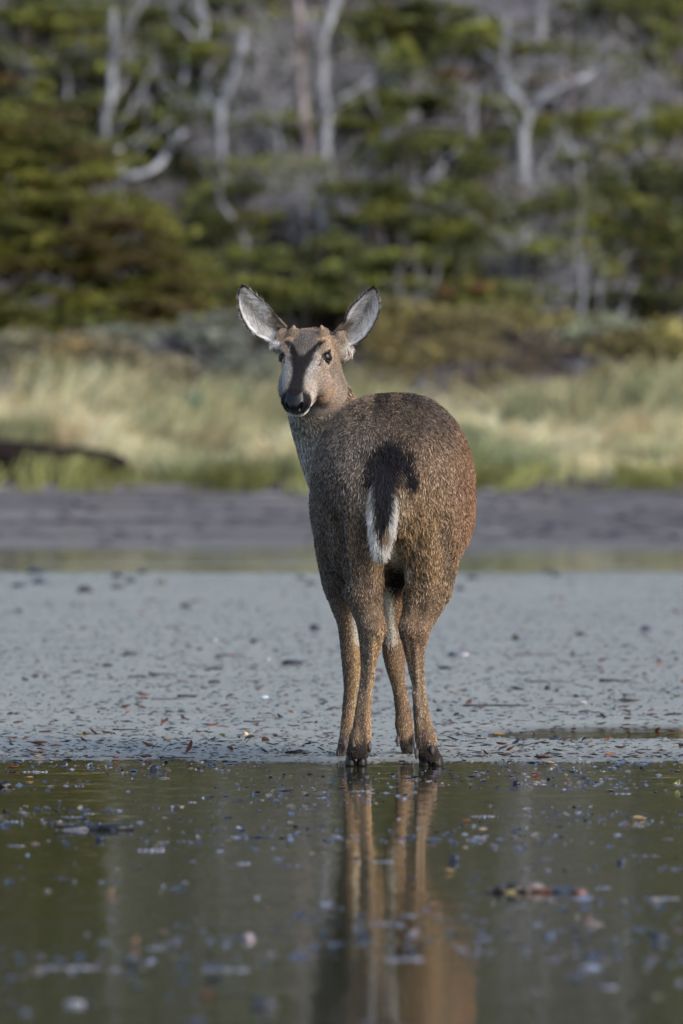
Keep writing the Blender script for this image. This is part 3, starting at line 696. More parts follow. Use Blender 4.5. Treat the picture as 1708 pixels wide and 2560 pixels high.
# ------------------------------------------------------------------ forest
def canopy(name, clumps, parent, dens=1.0, leaf=.055, mat='leaf_mass'):
    """clumps: (centre, half sizes xyz, colour) -> one mesh of leaf faces"""
    VV = []; CC = []
    for c, r, colr in clumps:
        n = int(np.clip(900 * dens * r[0] * (r[2] + .1) * 4, 120, 2600))
        ns = max(4, int(5 + 6 * r[0] / .4)); sub = rng.normal(0, .5, (ns, 3)); sub[:, 2] = sub[:, 2] * .55 + .25 - .5 * (sub[:, 0] ** 2)
        k = rng.integers(0, ns, n); q = sub[k] + rng.normal(0, 1, (n, 3)) * np.array([.32, .30, .14])
        pc = np.array(c) + q * np.array([r[0], r[1], r[2] * 1.3])
        a_ = rng.normal(0, 1, (n, 3)); a_[:, 2] *= .45; a_ /= np.linalg.norm(a_, axis=1)[:, None]
        b_ = rng.normal(0, 1, (n, 3)); b_[:, 2] *= .6; b_ -= a_ * (a_ * b_).sum(1)[:, None]; b_ /= np.linalg.norm(b_, axis=1)[:, None]
        sz = (leaf * rng.uniform(.6, 1.4, n))[:, None]
        VV.append(np.stack([pc - a_ * sz, pc - b_ * sz * .55, pc + a_ * sz, pc + b_ * sz * .55], 1).reshape(-1, 3))
        cl = np.array(colr) * rng.uniform(.55, 1.5, n)[:, None] * (.75 + .5 * rng.random(ns))[k][:, None]
        br = rng.random(n) < .06; cl[br] = np.array([.14, .075, .03]) * rng.uniform(.6, 1.3, (br.sum(), 1))
        CC.append(cl)
    V = np.concatenate(VV); C_ = np.concatenate(CC)
    me = quadmesh(name, V - np.array(parent.location) if parent else V, len(V) // 4, M[mat], C_)
    o = link(name, me)
    if parent: o.parent = parent
    return o
def bark(name, c1, c2):
    m, nt_, b = material(name); tc = N(nt_, 'TexCoord'); mp = N(nt_, 'Mapping'); mp.inputs['Scale'].default_value = (6, 6, 1.6)
    n = N(nt_, 'TexNoise'); n.inputs['Scale'].default_value = 2.2; n.inputs['Detail'].default_value = 6
    r = N(nt_, 'ValToRGB'); r.color_ramp.elements[0].position = .38; r.color_ramp.elements[0].color = (*c1, 1); r.color_ramp.elements[1].position = .6; r.color_ramp.elements[1].color = (*c2, 1)
    nt_.links.new(tc.outputs['Object'], mp.inputs[0]); nt_.links.new(mp.outputs[0], n.inputs['Vector']); nt_.links.new(n.outputs[0], r.inputs[0]); nt_.links.new(r.outputs[0], b.inputs['Base Color'])
    b.inputs['Roughness'].default_value = .85
    bp = N(nt_, 'Bump'); bp.inputs['Strength'].default_value = .6; bp.inputs['Distance'].default_value = .02
    nt_.links.new(n.outputs[0], bp.inputs['Height']); nt_.links.new(bp.outputs[0], b.inputs['Normal'])
    return m
M['bark_pale'] = bark('bark_pale', (.15, .15, .165), (.47, .49, .55)); M['bark_grey'] = bark('bark_grey', (.09, .085, .09), (.30, .30, .33)); M['bark_pink'] = bark('bark_pink', (.15, .11, .11), (.40, .35, .36)); M['bark_dark'] = bark('bark_dark', (.035, .03, .03), (.11, .095, .09))
S = 1.0893                                   # the coordinates below were read at 1568 px picture width
def limb(pl, w_px, d, parent, name, mat, extend=0.0, taper=.75):
    pts = []; n = len(pl); s = d / F
    for k, (x_, y_) in enumerate(pl):
        c = np.array(P(x_ * S, y_ * S, d - CAMD)); c[1] += .15 * math.sin(k * 1.7 + x_)
        pts.append((c, w_px * .86 * S * s / 2 * (1 - (1 - taper) * k / max(1, n - 1))))
    if extend > 0:
        c0 = pts[0][0].copy(); gz = float(hill_z(np.array(c0[0]), np.array(c0[1])))
        if c0[2] > gz - .1: pts.insert(0, (np.array([c0[0] + .03, c0[1], gz - .15]), pts[0][1] * 1.25))
    R_ = resample(pts, max(6, 4 * len(pts)))
    R_ = [(c + rng.normal(0, .006, 3), max(.004, r * (1 + .12 * math.sin(i * 1.3 + x_)))) for i, (c, r) in enumerate(R_)]
    v, f = path_loft(R_, 9)
    o = link(name, mesh(name, v - np.array(parent.location), f, M[mat])); o.parent = parent
    return R_
def twigs(R_, parent, mat, n=5):
    """short forking side branches, one joined part"""
    ps = []
    for k in range(n):
        c, r = R_[random.randint(len(R_) // 4, len(R_) - 1)]; dr = rng.normal(0, 1, 3); dr[2] = abs(dr[2]) + .3; dr[1] *= .5; dr /= np.linalg.norm(dr)
        L_ = random.uniform(.3, 1.1); b = c + dr * L_ * .5 + rng.normal(0, .04, 3); e = c + dr * L_ + rng.normal(0, .08, 3)
        ps.append(path_loft([(c, r * .34), (b, r * .24), (e, .006)], 6)); e2 = b + (e - b) * .7 + rng.normal(0, .12, 3); ps.append(path_loft([(b, r * .22), ((b + e2) / 2 + rng.normal(0, .02, 3), r * .15), (e2, .005)], 6))
    v, f = merge(ps); o = link('twig', mesh('twig', v - np.array(parent.location), f, M[mat])); o.parent = parent; o['kind'] = 'stuff'
# (name, label, bark, [polylines from the base up, width px])
TR = [
 ('pale_tree', 'slim pale trunk standing at upper left above the big dark bush', 'bark_pale', [([(240, 372), (243, 290), (258, 200), (262, 120), (262, 25)], 25), ([(250, 240), (282, 190), (296, 120)], 9)]),
 ('dead_tree', 'U-shaped pale dead limb curving up beside the dark bush on the left', 'bark_pale', [([(272, 345), (276, 390), (308, 405), (350, 390), (385, 350), (418, 305)], 22), ([(385, 350), (398, 322), (396, 300)], 10)]),
 ('pale_tree', 'short forked pale trunk near the top edge, left of centre', 'bark_pale', [([(452, 125), (468, 75), (462, 20), (448, -30)], 20), ([(458, 100), (430, 70), (400, 42), (392, 0)], 16)]),
 ('pale_tree', 'leaning white trunk left of the two tall central trunks', 'bark_pale', [([(508, 345), (505, 262), (530, 190), (553, 118), (560, 70)], 23), ([(508, 250), (482, 235), (470, 190)], 12)]),
 ('pale_tree', 'short pale stump-like trunk beside the leaning white trunk', 'bark_pale', [([(462, 318), (458, 265), (462, 222)], 21)]),
 ('bare_tree', 'thin grey bare stem leaning right behind the leaning white trunk', 'bark_grey', [([(545, 292), (565, 245), (592, 190), (600, 140)], 15)]),
 ('pale_tree', 'tall pinkish grey trunk, left one of the central pair', 'bark_pink', [([(706, 365), (702, 290), (690, 205), (690, 80), (680, -40)], 25), ([(690, 150), (655, 95), (640, 40)], 9)]),
 ('pale_tree', 'tall white trunk reaching the top edge, right one of the central pair', 'bark_pale', [([(745, 362), (748, 262), (740, 182), (746, 80), (772, 0), (780, -90)], 28), ([(750, 258), (775, 232), (812, 212), (852, 178)], 13), ([(742, 130), (720, 80), (716, 20)], 8)]),
 ('forked_tree', 'large pale Y-shaped tree with two spreading limbs on the right', 'bark_pale', [([(1203, 425), (1198, 350), (1213, 262)], 33), ([(1213, 265), (1190, 232), (1160, 185), (1142, 142), (1108, 118)], 22), ([(1214, 262), (1258, 214), (1310, 190), (1372, 163), (1420, 140)], 24), ([(1160, 190), (1185, 172), (1200, 168)], 8), ([(1310, 190), (1335, 160), (1340, 120)], 8)]),
 ('grey_tree', 'thick grey trunk at the top edge above the Y-shaped tree', 'bark_grey', [([(1236, 112), (1240, 50), (1246, -60)], 32), ([(1236, 108), (1190, 80), (1140, 28), (1120, -20)], 17)]),
 ('dead_tree', 'crooked pale snag right of the Y-shaped tree', 'bark_pale', [([(1330, 418), (1328, 385), (1314, 352), (1303, 325)], 20), ([(1316, 352), (1350, 335), (1400, 330)], 10)]),
 ('grey_tree', 'dim blue-grey trunk left of the Y-shaped tree', 'bark_grey', [([(1080, 345), (1083, 280), (1088, 210)], 26)]),
 ('dead_tree', 'slender bent pale trunk right above the deer', 'bark_pale', [([(962, 560), (966, 500), (972, 455), (990, 408), (1018, 380)], 19), ([(972, 455), (950, 430), (940, 400)], 7)]),
 ('fallen_log', 'weathered grey log leaning between the central pair and the Y-shaped tree', 'bark_grey', [([(848, 355), (872, 330), (905, 300), (962, 262)], 33)]),
 ('dead_tree', 'small pale broken stub just above the right ear of the deer', 'bark_pale', [([(832, 560), (838, 530), (852, 500)], 20)]),
 ('grey_tree', 'short double grey stump below the Y-shaped tree', 'bark_pale', [([(1212, 515), (1214, 470), (1216, 428)], 22), ([(1222, 500), (1236, 455)], 10)]),
 ('grey_tree', 'dim grey post-like trunk lower right below the Y-shaped tree', 'bark_grey', [([(1202, 640), (1204, 580), (1206, 525)], 24)]),
 ('dead_tree', 'thin pale stem slanting down left of centre above the left ear', 'bark_grey', [([(560, 555), (532, 505), (512, 470), (500, 430)], 19)]),
 ('bare_tree', 'cluster of thin pale stems at the foot of the slope on the right', 'bark_grey', [([(1335, 735), (1338, 660), (1330, 590)], 15), ([(1372, 735), (1378, 670), (1392, 610)], 13), ([(1425, 725), (1440, 680), (1462, 640)], 12)]),
 ('bare_tree', 'dim brown stem hanging right behind the Y-shaped tree', 'bark_pink', [([(1296, 290), (1306, 240), (1316, 190)], 18)]),
 ('bare_tree', 'greyish stems in shade below the central green canopy', 'bark_grey', [([(742, 560), (735, 500), (740, 440)], 17), ([(704, 540), (700, 490), (690, 450)], 14)]),
]
for nm, lab, bk, limbs in TR:
    bx, by = limbs[0][0][0]; d = hill_d(bx * S, by * S + 6) - (6.5 if 'U-shaped' in lab else 2.2)
    root = empty(nm, P(bx * S, by * S, d - CAMD)); tag(root, lab, 'log' if nm == 'fallen_log' else 'tree')
    for k, (pl, wp) in enumerate(limbs):
        main = k == 0 or nm == 'bare_tree'
        R_ = limb(pl, wp, d - .05 * k, root, 'trunk' if k == 0 else 'branch', bk, extend=1 if main and nm != 'fallen_log' else 0, taper=(.35 if k else .66))
        if k == 0 or wp > 15: twigs(R_, root, bk, 3 if nm != 'fallen_log' else 2)
for i, (pl, wp) in enumerate([([(150, 262), (156, 210), (150, 160)], 14), ([(640, 330), (636, 270), (645, 215)], 12), ([(1004, 440), (1010, 395), (1000, 350)], 12), ([(1255, 500), (1248, 455), (1256, 415)], 13), ([(1482, 330), (1476, 260), (1486, 200)], 14), ([(1388, 590), (1384, 540), (1394, 500)], 13), ([(925, 330), (930, 280), (950, 240)], 12),
        ([(330, 300), (322, 240), (332, 190)], 12), ([(1140, 520), (1146, 470), (1138, 430)], 11), ([(1430, 480), (1438, 430), (1430, 395)], 12), ([(420, 195), (428, 150), (420, 110)], 13), ([(1015, 140), (1010, 85), (1018, 30)], 13), ([(1390, 150), (1396, 90), (1388, 30)], 14), ([(610, 180), (604, 120), (612, 60)], 12)]):
    bx, by = pl[0]; d = hill_d(bx * S, by * S + 6) - 2.0; root = empty('bare_tree', P(bx * S, by * S, d - CAMD))
    tag(root, ['slim grey stem', 'thin pale sapling', 'narrow bluish stem', 'straight young stem'][3 if i == 10 or i == 13 else i % 3] + ' on the slope, ' + ['high', 'middle', 'low'][min(2, by // 200)] + ' ' + ['at far left', 'left of the central pair', 'right of the central pair', 'left of the Y-shaped tree', 'right of the Y-shaped tree', 'at far right'][min(5, bx // 262)], 'tree', 'thin stems between the trees')
    limb(pl, wp, d, root, 'trunk', ['bark_grey', 'bark_pale', 'bark_grey'][i % 3], extend=1, taper=.6)
# green crowns (cx, cy, width, height, tone) at 1568 px picture width
GREEN = {0: (.070, .080, .034), 1: (.26, .28, .060), 2: (.145, .162, .050), 3: (.24, .14, .05), 4: (.20, .24, .13)}
TN = {0: 'dark green', 1: 'bright yellow-green', 2: 'olive green', 3: 'rusty brown-green', 4: 'pale sage green'}
CL = [(110,270,240,80,2),(60,340,240,110,2),(200,345,160,90,0),(60,430,240,120,0),(190,440,220,110,2),(90,520,260,110,2),(250,520,180,100,1),(340,510,110,90,2),(60,610,220,110,0),(190,610,220,110,2),(320,600,180,110,1),(380,640,120,90,1),(120,690,260,90,0),(270,700,230,80,2),(400,710,140,60,0),
 (60,60,150,55,1),(40,130,160,50,2),(150,15,240,45,0),(235,105,140,45,1),(335,92,110,34,2),(390,140,210,50,2),(520,72,160,45,1),(625,33,150,34,1),(215,235,110,75,2),(435,235,90,70,4),(535,165,90,40,2),(600,288,120,36,1),(300,30,180,40,2),(520,10,120,30,0),(340,290,130,50,4),(190,170,130,40,0),
 (665,395,250,75,1),(640,445,190,60,2),(860,250,160,50,2),(800,292,120,40,2),(935,178,60,80,4),(890,375,160,50,2),(505,505,130,50,2),(455,395,130,70,0),(470,450,110,50,2),(620,600,200,70,2),(560,655,200,60,1),(770,585,160,60,2),(700,660,200,60,2),(900,500,150,90,2),(1000,455,180,90,2),(960,600,190,70,2),(880,650,190,55,1),(800,690,160,50,2),(820,440,140,60,2),(460,560,150,70,0),(470,630,130,60,2),(760,640,120,40,2),
 (1060,430,120,60,2),(1030,545,170,70,1),(1120,490,150,70,2),(1110,600,210,70,2),(1160,540,150,50,1),(1110,110,170,50,2),(1200,122,150,34,3),(950,55,190,55,2),(1010,22,150,34,2),(880,120,120,50,2),(800,70,90,60,2),(1060,180,110,40,3),(1480,60,160,70,2),(1545,20,100,50,2),(1300,120,150,36,2),(1540,110,80,70,2),(1260,300,110,46,1),(1345,300,170,44,1),(1520,300,150,80,1),(1450,345,150,60,1),(1330,370,120,40,2),(1400,420,200,60,2),(1500,440,200,90,0),(1310,470,200,55,2),(1460,525,240,90,2),(1250,575,150,50,2),(1340,600,200,55,1),(1500,620,180,90,0),(1520,690,140,70,0),(1160,670,180,50,1),(1040,690,190,50,2),(1270,690,170,44,2),(1390,540,120,50,2),(1000,330,160,50,2),(1110,330,110,50,2),(1130,380,140,40,0),(990,110,110,50,0),(1150,250,110,36,2),(1400,680,120,50,0),(245,742,44,16,3),(520,700,160,60,2),(640,710,150,50,0),(900,700,160,40,2),(420,740,120,40,2),(1090,700,120,40,2),(980,250,90,36,2),(1230,440,110,36,2),(560,440,110,50,0)]
rc = random.Random(11)
for _ in range(250):
    x_, y_ = rc.uniform(-20, 1590), (rc.uniform(0, 730) if _ < 150 else rc.uniform(-30, 340)); tt_ = float(fbm(np.array(x_ / 180.), np.array(y_ / 90.), 55, 1.0))
    if 560 < x_ < 600 and y_ < 380 or 675 < x_ < 770 and y_ < 350 or 1160 < x_ < 1240 and y_ < 400: continue
    CL.append((int(x_), int(y_), int(rc.uniform(50, 150)), int(rc.uniform(16, 30)), rc.choice([1, 2, 2, 4]) if tt_ > .5 else rc.choice([0, 2, 2, 2, 2, 1, 1, 0, 3])))
CL = [(c[0], c[1], c[2], c[3], (2 if c[4] == 1 and (c[0] + c[1]) % 3 else (0 if c[4] == 4 else c[4])) if c[0] < 430 and c[1] > 230 else c[4]) for c in CL]
dome_top = lambda x_: np.interp(x_, [-200, 0, 120, 230, 330, 410, 440], [300, 225, 240, 320, 450, 590, 720])
CL = [c for c in CL if not (c[0] < 430 and c[1] > dome_top(c[0]) + 15)]
root = empty('evergreen_tree', P(150 * S, 760 * S, 62.5)); tag(root, 'large rounded dark olive tree mass filling the left side above the grey shrubs', 'tree')
clumps = []
for _ in range(230):
    x_ = rc.uniform(-160, 420); t0 = float(dome_top(x_)); y_ = t0 + 20 + (745 - t0) * rc.random(); dd = 62.3 + rc.uniform(-.5, .5) + (745 - y_) / 745 * 1.6
    s = (dd + CAMD) / F; clumps.append((np.array(P(x_ * S, y_ * S, dd)), (rc.uniform(40, 90) * S * s, .35, rc.uniform(13, 26) * S * s), rc.choice([(.13, .145, .042), (.19, .20, .048), (.19, .20, .048), (.27, .28, .06), (.15, .12, .05)])))
canopy('crown', clumps, root, dens=1.0, leaf=.042)
for x0, xs_ in ((60, 40), (180, 170), (300, 280)):
    limb([(x0, 770), (x0 - 8, 640), (xs_, 520), (xs_ - 20, 400 if x0 < 250 else 560)], 22, 80.6, root, 'trunk', 'bark_dark', extend=1, taper=.5)
cells = {}
for c in CL:
    cells.setdefault((min(5, max(0, c[0] // 262)), min(6, max(0, c[1] // 110)), c[4]), []).append(c)
COLN = ['at the left edge', 'left of centre', 'left of the central trunks', 'right of the central trunks', 'right of centre', 'at the right edge']
ROWN = ['along the top edge', 'near the top', 'in the upper slope', 'at mid slope', 'in the lower slope', 'low on the slope', 'at the foot of the slope']
for (ci, ri, tn), cl in sorted(cells.items()):
    mx = sum(c[0] for c in cl) / len(cl); my = max(c[1] + c[3] for c in cl)
    d = hill_d(mx * S, my * S + 40) - .4
    bs = P(mx * S, my * S, d - CAMD); gz = float(hill_z(np.array(bs.x), np.array(bs.y)))
    root = empty('beech_tree', (bs.x, bs.y, gz)); tag(root, '%s layered foliage %s, %s' % (TN[tn], COLN[ci], ROWN[ri]), 'tree', 'green trees and bushes on the slope')
    s = d / F; clumps = []
    for c in cl:
        clumps.append((np.array(P(c[0] * S, c[1] * S, d - CAMD - .3 + random.uniform(-.3, .5))), (c[2] * S * s / 2 * 1.05, .45, c[3] * S * s / 2 * .85), GREEN[tn]))
        for q_ in range(2):
            clumps.append((np.array(P((c[0] + random.uniform(-.65, .65) * c[2]) * S, (c[1] + random.uniform(-.9, 1.3) * c[3]) * S, d - CAMD - .3 + random.uniform(-.5, .5))), (c[2] * S * s * random.uniform(.14, .28), .3, c[3] * S * s * random.uniform(.2, .45)), GREEN[random.choice([tn, tn, tn, 2, 2, 2, 1, 1, 0])]))
    canopy('crown', clumps, root, dens=1.15, leaf=.047)
    ps = []
    for c, r, _ in clumps:
        b0 = np.array([c[0] * .6 + bs.x * .4, bs.y, gz - .1]); ps.append(path_loft([(b0, .045), ((b0 + c) / 2 + rng.normal(0, .06, 3), .035), (c, .015)], 7))
    v, f = merge(ps); o = link('branch', mesh('branch', v - np.array(root.location), f, M['bark_dark'])); o.parent = root; o['kind'] = 'stuff'
# trees past the frame edges and above it (mirrored in the pool)
k = 0
for (x0, x1, y0, y1, nn, lab) in ((-900, -50, -250, 700, 64, 'green beech tree beyond the left edge of the clearing'), (1620, 2500, -250, 700, 64, 'green beech tree beyond the right edge of the clearing'), (-200, 1780, -620, -20, 70, 'green beech tree high on the slope, mirrored in the pool')):
    for _ in range(nn):
        x_, y_ = random.uniform(x0, x1), random.uniform(y0, y1); tn = random.choice([0, 1, 2, 2, 2]); d = hill_d(x_ * S, y_ * S + 90)
        root = empty('beech_tree', P(x_ * S, y_ * S + 40, d - CAMD)); tag(root, lab, 'tree', 'trees mirrored in the pool or past the frame'); s = d / F
        canopy('crown', [(np.array(P((x_ + random.uniform(-90, 90)) * S, (y_ + random.uniform(-50, 50)) * S, d - CAMD - .3)), (random.uniform(70, 130) * s, .5, random.uniform(25, 50) * s), GREEN[tn]) for _q in range(2)], root, dens=1.0, leaf=.07)
        pl = [(x_, y_ + 60), (x_ + random.uniform(-15, 15), y_ - 20), (x_ + random.uniform(-30, 30), y_ - 140)]
        limb(pl, random.uniform(16, 26), d - .3, root, 'trunk', random.choice(['bark_pale', 'bark_grey']), extend=1)
# grey twiggy undergrowth: countless, one object
gp = []
GR = [(540,480,110,90),(740,520,110,110),(1210,540,80,130),(330,160,80,60),(480,330,90,60),(1350,560,110,80),(1130,250,90,60),(640,320,60,90),(1420,300,90,50),(90,150,120,50),(960,700,90,30),(1340,680,160,60),(1000,190,140,40),(1330,90,180,50),(1480,250,160,60),(560,345,100,50),(880,210,120,50),(700,500,160,70),(450,300,120,60),(640,210,140,120),(1400,210,160,70),(1150,430,140,60),(1290,520,160,60),(760,200,120,90),(920,430,120,50),(560,110,90,60),(160,190,160,50),(1020,260,140,50),(600,500,120,60),(1340,400,120,60),(860,130,120,60),(1500,360,120,40),(1220,180,140,80),(1300,250,120,60),(1080,60,120,60),(1400,130,180,40),(640,120,120,80),(300,180,100,60),(1230,620,200,60),(1420,600,200,40),(1060,240,200,40),(700,430,200,40)]
for gx, gy, gw, gh in GR:
    n = int(gw * gh / 55); xx = rng.normal(gx, gw * .38, n); yy = rng.normal(gy, gh * .42, n); d = hill_d(gx * S, gy * S + 30) - (1.6 if len(gp) % 3 else 0)
    s = d / F; p0 = np.stack([(xx * S - CX) * s, np.full(n, d - CAMD) - .1 + rng.normal(0, .25, n), CAMH - (yy * S - HY) * s], 1); gp.append(p0)
xx = rng.uniform(-14, 14, 16000); dd = rng.uniform(82, 125, 16000); gp.append(np.stack([xx, dd - CAMD, hill_z(xx, dd - CAMD) + .1], 1))
p0 = np.concatenate(gp); n = len(p0)
dr = rng.normal(0, 1, (n, 3)) * (1, .6, .8); dr[:, 2] += .5; dr /= np.linalg.norm(dr, axis=1)[:, None]
dr2 = dr + rng.normal(0, .5, (n, 3)); L_ = rng.uniform(.12, .55, n)[:, None]
pts = np.stack([p0, p0 + dr * L_ * .5, p0 + dr * L_ * .5 + dr2 * L_ * .5], 1)
colg = np.array([.29, .285, .30]) * rng.uniform(.35, 1.5, (n, 1)) * np.array([1, 1, 1]) + rng.normal(0, .01, (n, 3))
tag(curves('undergrowth', pts, rng.uniform(.006, .012, (n, 1)) * np.array([1, .7, .3])[None, :], np.clip(colg, .01, .6), M['twig']), 'grey bare twiggy undergrowth covering the slope between the trees', kind='stuff')

# shrubs between the grass and the slope
def shrub(name, label, clumps, colr, stems=True, dens=1.0, leaf=.04):
    colr = tuple(3.4 * q_ for q_ in colr)
    cs = [(np.array(P(x_ * S, y_ * S, d - CAMD)), (w_ * S * d / F / 2, .4, h_ * S * d / F / 2), colr) for x_, y_, w_, h_, d in clumps]
    bx = sum(c[0][0] for c in cs) / len(cs); by = max(c[0][1] for c in cs) ; gz = float(hill_z(np.array(bx), np.array(by)))
    root = empty(name, (bx, by, gz)); tag(root, label, 'shrub', 'shrubs behind the grass')
    canopy('foliage', cs, root, dens=dens, leaf=leaf)
    ps = []
    for c, r, _ in cs:
        for q in range(3):
            e = c + rng.normal(0, .4, 3) * np.array(r); b0 = np.array([c[0] + rng.normal(0, .08), c[1], gz - .05]); ps.append(path_loft([(b0, .014), ((b0 + e) / 2 + rng.normal(0, .04, 3), .011), (e, .004)], 5))
    v, f = merge(ps); o = link('stem', mesh('stem', v - np.array(root.location), f, M['bark_dark'])); o.parent = root; o['kind'] = 'stuff'
    return root
shrub('shrub', 'rusty olive shrub right behind the back of the deer', [(960, 715, 160, 60, 76.2), (860, 800, 90, 90, 75.8), (900, 760, 190, 110, 76), (900, 840, 190, 110, 75.5), (860, 900, 120, 90, 75), (980, 850, 120, 110, 75.2)], (.088, .074, .030), dens=1.3, leaf=.03)
shrub('shrub', 'wide brown shrub with olive top right of centre', [(1100, 745, 170, 80, 76.7), (1010, 800, 140, 90, 76.3), (1040, 740, 200, 90, 77), (1090, 820, 190, 120, 76.5), (1130, 880, 160, 90, 75.5)], (.080, .068, .034), dens=1.3, leaf=.03)
shrub('shrub', 'low dark brown shrub patch above the pale grass on the right', [(1230, 850, 180, 100, 76), (1280, 800, 170, 90, 76.8), (1180, 905, 120, 60, 75.4)], (.060, .050, .036), dens=1.4, leaf=.03)
shrub('shrub', 'pale sage leafed shrub at the foot of the slope on the right', [(1390, 745, 130, 50, 77.5), (1330, 770, 110, 50, 77.2)], (.10, .11, .075), dens=1.2)
shrub('shrub', 'olive brown shrub toward the right edge', [(1430, 800, 180, 110, 76.5), (1480, 860, 150, 80, 75.8), (1400, 870, 120, 70, 75.4)], (.078, .068, .030), dens=1.7)
shrub('shrub', 'mustard olive shrub at the right edge', [(1530, 780, 130, 110, 76.6), (1560, 850, 110, 90, 76)], (.105, .095, .035), dens=1.6)
shrub('shrub', 'olive green shrub top rising right of the ear', [(1180, 740, 190, 70, 78), (1290, 745, 130, 60, 78.2)], (.10, .09, .035), dens=1.4)
shrub('shrub', 'grey sage shrub at the left edge', [(60, 790, 170, 80, 76), (40, 850, 140, 80, 75.3)], (.105, .10, .062), dens=1.5)
shrub('shrub', 'rust tipped shrub beside the grey sage shrub on the left', [(130, 850, 120, 90, 75), (170, 800, 130, 60, 76)], (.12, .095, .045), dens=1.5)
shrub('shrub', 'blue-grey shrub left of the deer, nearest its ear', [(480, 790, 140, 110, 76.4), (560, 830, 160, 100, 75.6), (610, 870, 110, 60, 75.2), (520, 760, 90, 70, 76.6)], (.085, .092, .075), dens=1.5)
shrub('shrub', 'brownish shrub between the grey shrubs on the left', [(320, 830, 190, 90, 75.8), (390, 870, 160, 80, 75.2), (250, 820, 120, 80, 76)], (.095, .085, .055), dens=1.6)
shrub('shrub', 'pale grey-green shrub in front of the dark bush on the left', [(280, 770, 200, 50, 77), (400, 765, 120, 50, 77)], (.10, .105, .08), dens=1.3)
shrub('shrub', 'teal green low bush among the pale grass left of the deer', [(470, 925, 80, 46, 70.6), (545, 905, 60, 30, 70.9)], (.045, .095, .065), dens=2.2, leaf=.03)
for x_, lab in ((-350, 'olive shrub past the left frame edge'), (-900, 'broad olive shrub far past the left frame edge'), (1900, 'olive shrub past the right frame edge'), (2450, 'broad olive shrub far past the right frame edge')):
    shrub('shrub', lab, [(x_ + q * 150, 800 + 20 * (q % 2), 220, 150, 76) for q in (-1, 0, 1)], (.085, .075, .035), dens=1.2)

root = empty('earth_bank', P(100, 1175, 47.9)); tag(root, 'dark hollow of bare peat at the left edge above the short turf', 'earth bank')
for q_, (a_, w_) in enumerate(((-1.0, .75), (-.3, .6), (.25, .42))):
    V_, Q_ = lump_geo((w_, .25, .21 - .04 * q_), 900 + q_, .3)
    o = link('peat_lump', mesh('peat_lump', V_ + np.array([a_, .1 * q_, .06]), Q_, M['peat'])); o.parent = root
# grass on the bank: countless, one object
def grass(n, x0, x1, e0, e1, hfun, cfun, name, label, wd=.010, lean=.35, seed=1):
    x_ = rng.uniform(x0, x1, n); e = rng.uniform(e0, e1, n); y_ = bankline(x_) + e
    tc_ = fbm(x_, y_, seed, 1.1); keep = rng.random(n) < np.clip((tc_ - .3) * 3.2, .05, 1)
    keep &= ~((x_ > -4.6) & (x_ < -1.9 + .3 * np.sin(e * 3)) & (e > .5) & (e < 2.4) & (rng.random(n) < .985)); x_, y_, e = x_[keep], y_[keep], e[keep]; n = len(x_)
    z = bank(x_, y_); h = hfun(x_, e, n) * rng.uniform(.45, 1.2, n)
    az = fbm(x_, y_, seed + 40, 1.7) * 12; ln = lean * rng.uniform(.3, 1.4, n) * h
    dx = np.cos(az) * ln + rng.normal(0, .05, n); dy = np.sin(az) * ln * .5
    t = np.linspace(0, 1, 5)[None, :]
    pts = np.stack([x_[:, None] + dx[:, None] * t ** 2, y_[:, None] + dy[:, None] * t ** 2, z[:, None] - .02 + h[:, None] * (t - .22 * t ** 3)], -1)
    c = cfun(x_, e, n)
    tag(curves(name, pts, np.full((n, 1), wd) * np.array([.8, 1, .9, .6, .15])[None, :] * rng.uniform(.6, 1.3, (n, 1)), np.clip(c, .01, .7), M['grass']), label, kind='stuff')
def lerp3(t, a, b): return np.array(a)[None] * (1 - t[:, None]) + np.array(b)[None] * t[:, None]
def hz(x, e, n): return np.interp(e, [0, 1.0, 2.5, 6, 9], [.25, .30, .45, .62, .8]) * np.clip(.25 + 1.6 * (fbm(x, e, 61, .9, 2)), .4, 1.9)
def cz(x, e, n):
    t = fbm(x, e * .7, 71, 1.0, 3); c = lerp3(sm(.42, .56, t), (.27, .28, .15), (.86, .70, .42))
    g = sm(.5, .62, fbm(x, e, 72, .8)); c = c * (1 - g[:, None] * .7) + np.array([.34, .38, .22]) * g[:, None] * .7
    r_ = sm(.6, .75, fbm(x, e, 73, 1.3)); c = c * (1 - r_[:, None] * .45) + np.array([.33, .21, .13]) * r_[:, None] * .45
    return c * rng.uniform(.6, 1.35, (n, 1))
grass(60000, -6, 6, .6, 9.5, hz, cz, 'tall_grass', 'pale straw and sage tall grass behind the mud shore', .011, .4, 3)
def hg(x, e, n): return .26 * np.clip(fbm(x, e, 62, 1.2) * 2.4 - .55, .12, 1.3)
def cg(x, e, n): return lerp3(sm(.35, .7, fbm(x, e, 74, 1.4)), (.18, .19, .065), (.40, .42, .17)) * rng.uniform(.6, 1.4, (n, 1))
grass(30000, -6, 6, -.05, 1.5, hg, cg, 'short_grass', 'bright green short turf along the lip of the bank', .008, .5, 5)
grass(26000, -45, -6, 0, 9.5, hz, cz, 'tall_grass', 'pale tall grass continuing past the left frame edge', .03, .4, 3)
grass(26000, 6, 45, 0, 9.5, hz, cz, 'tall_grass', 'pale tall grass continuing past the right frame edge', .03, .4, 3)

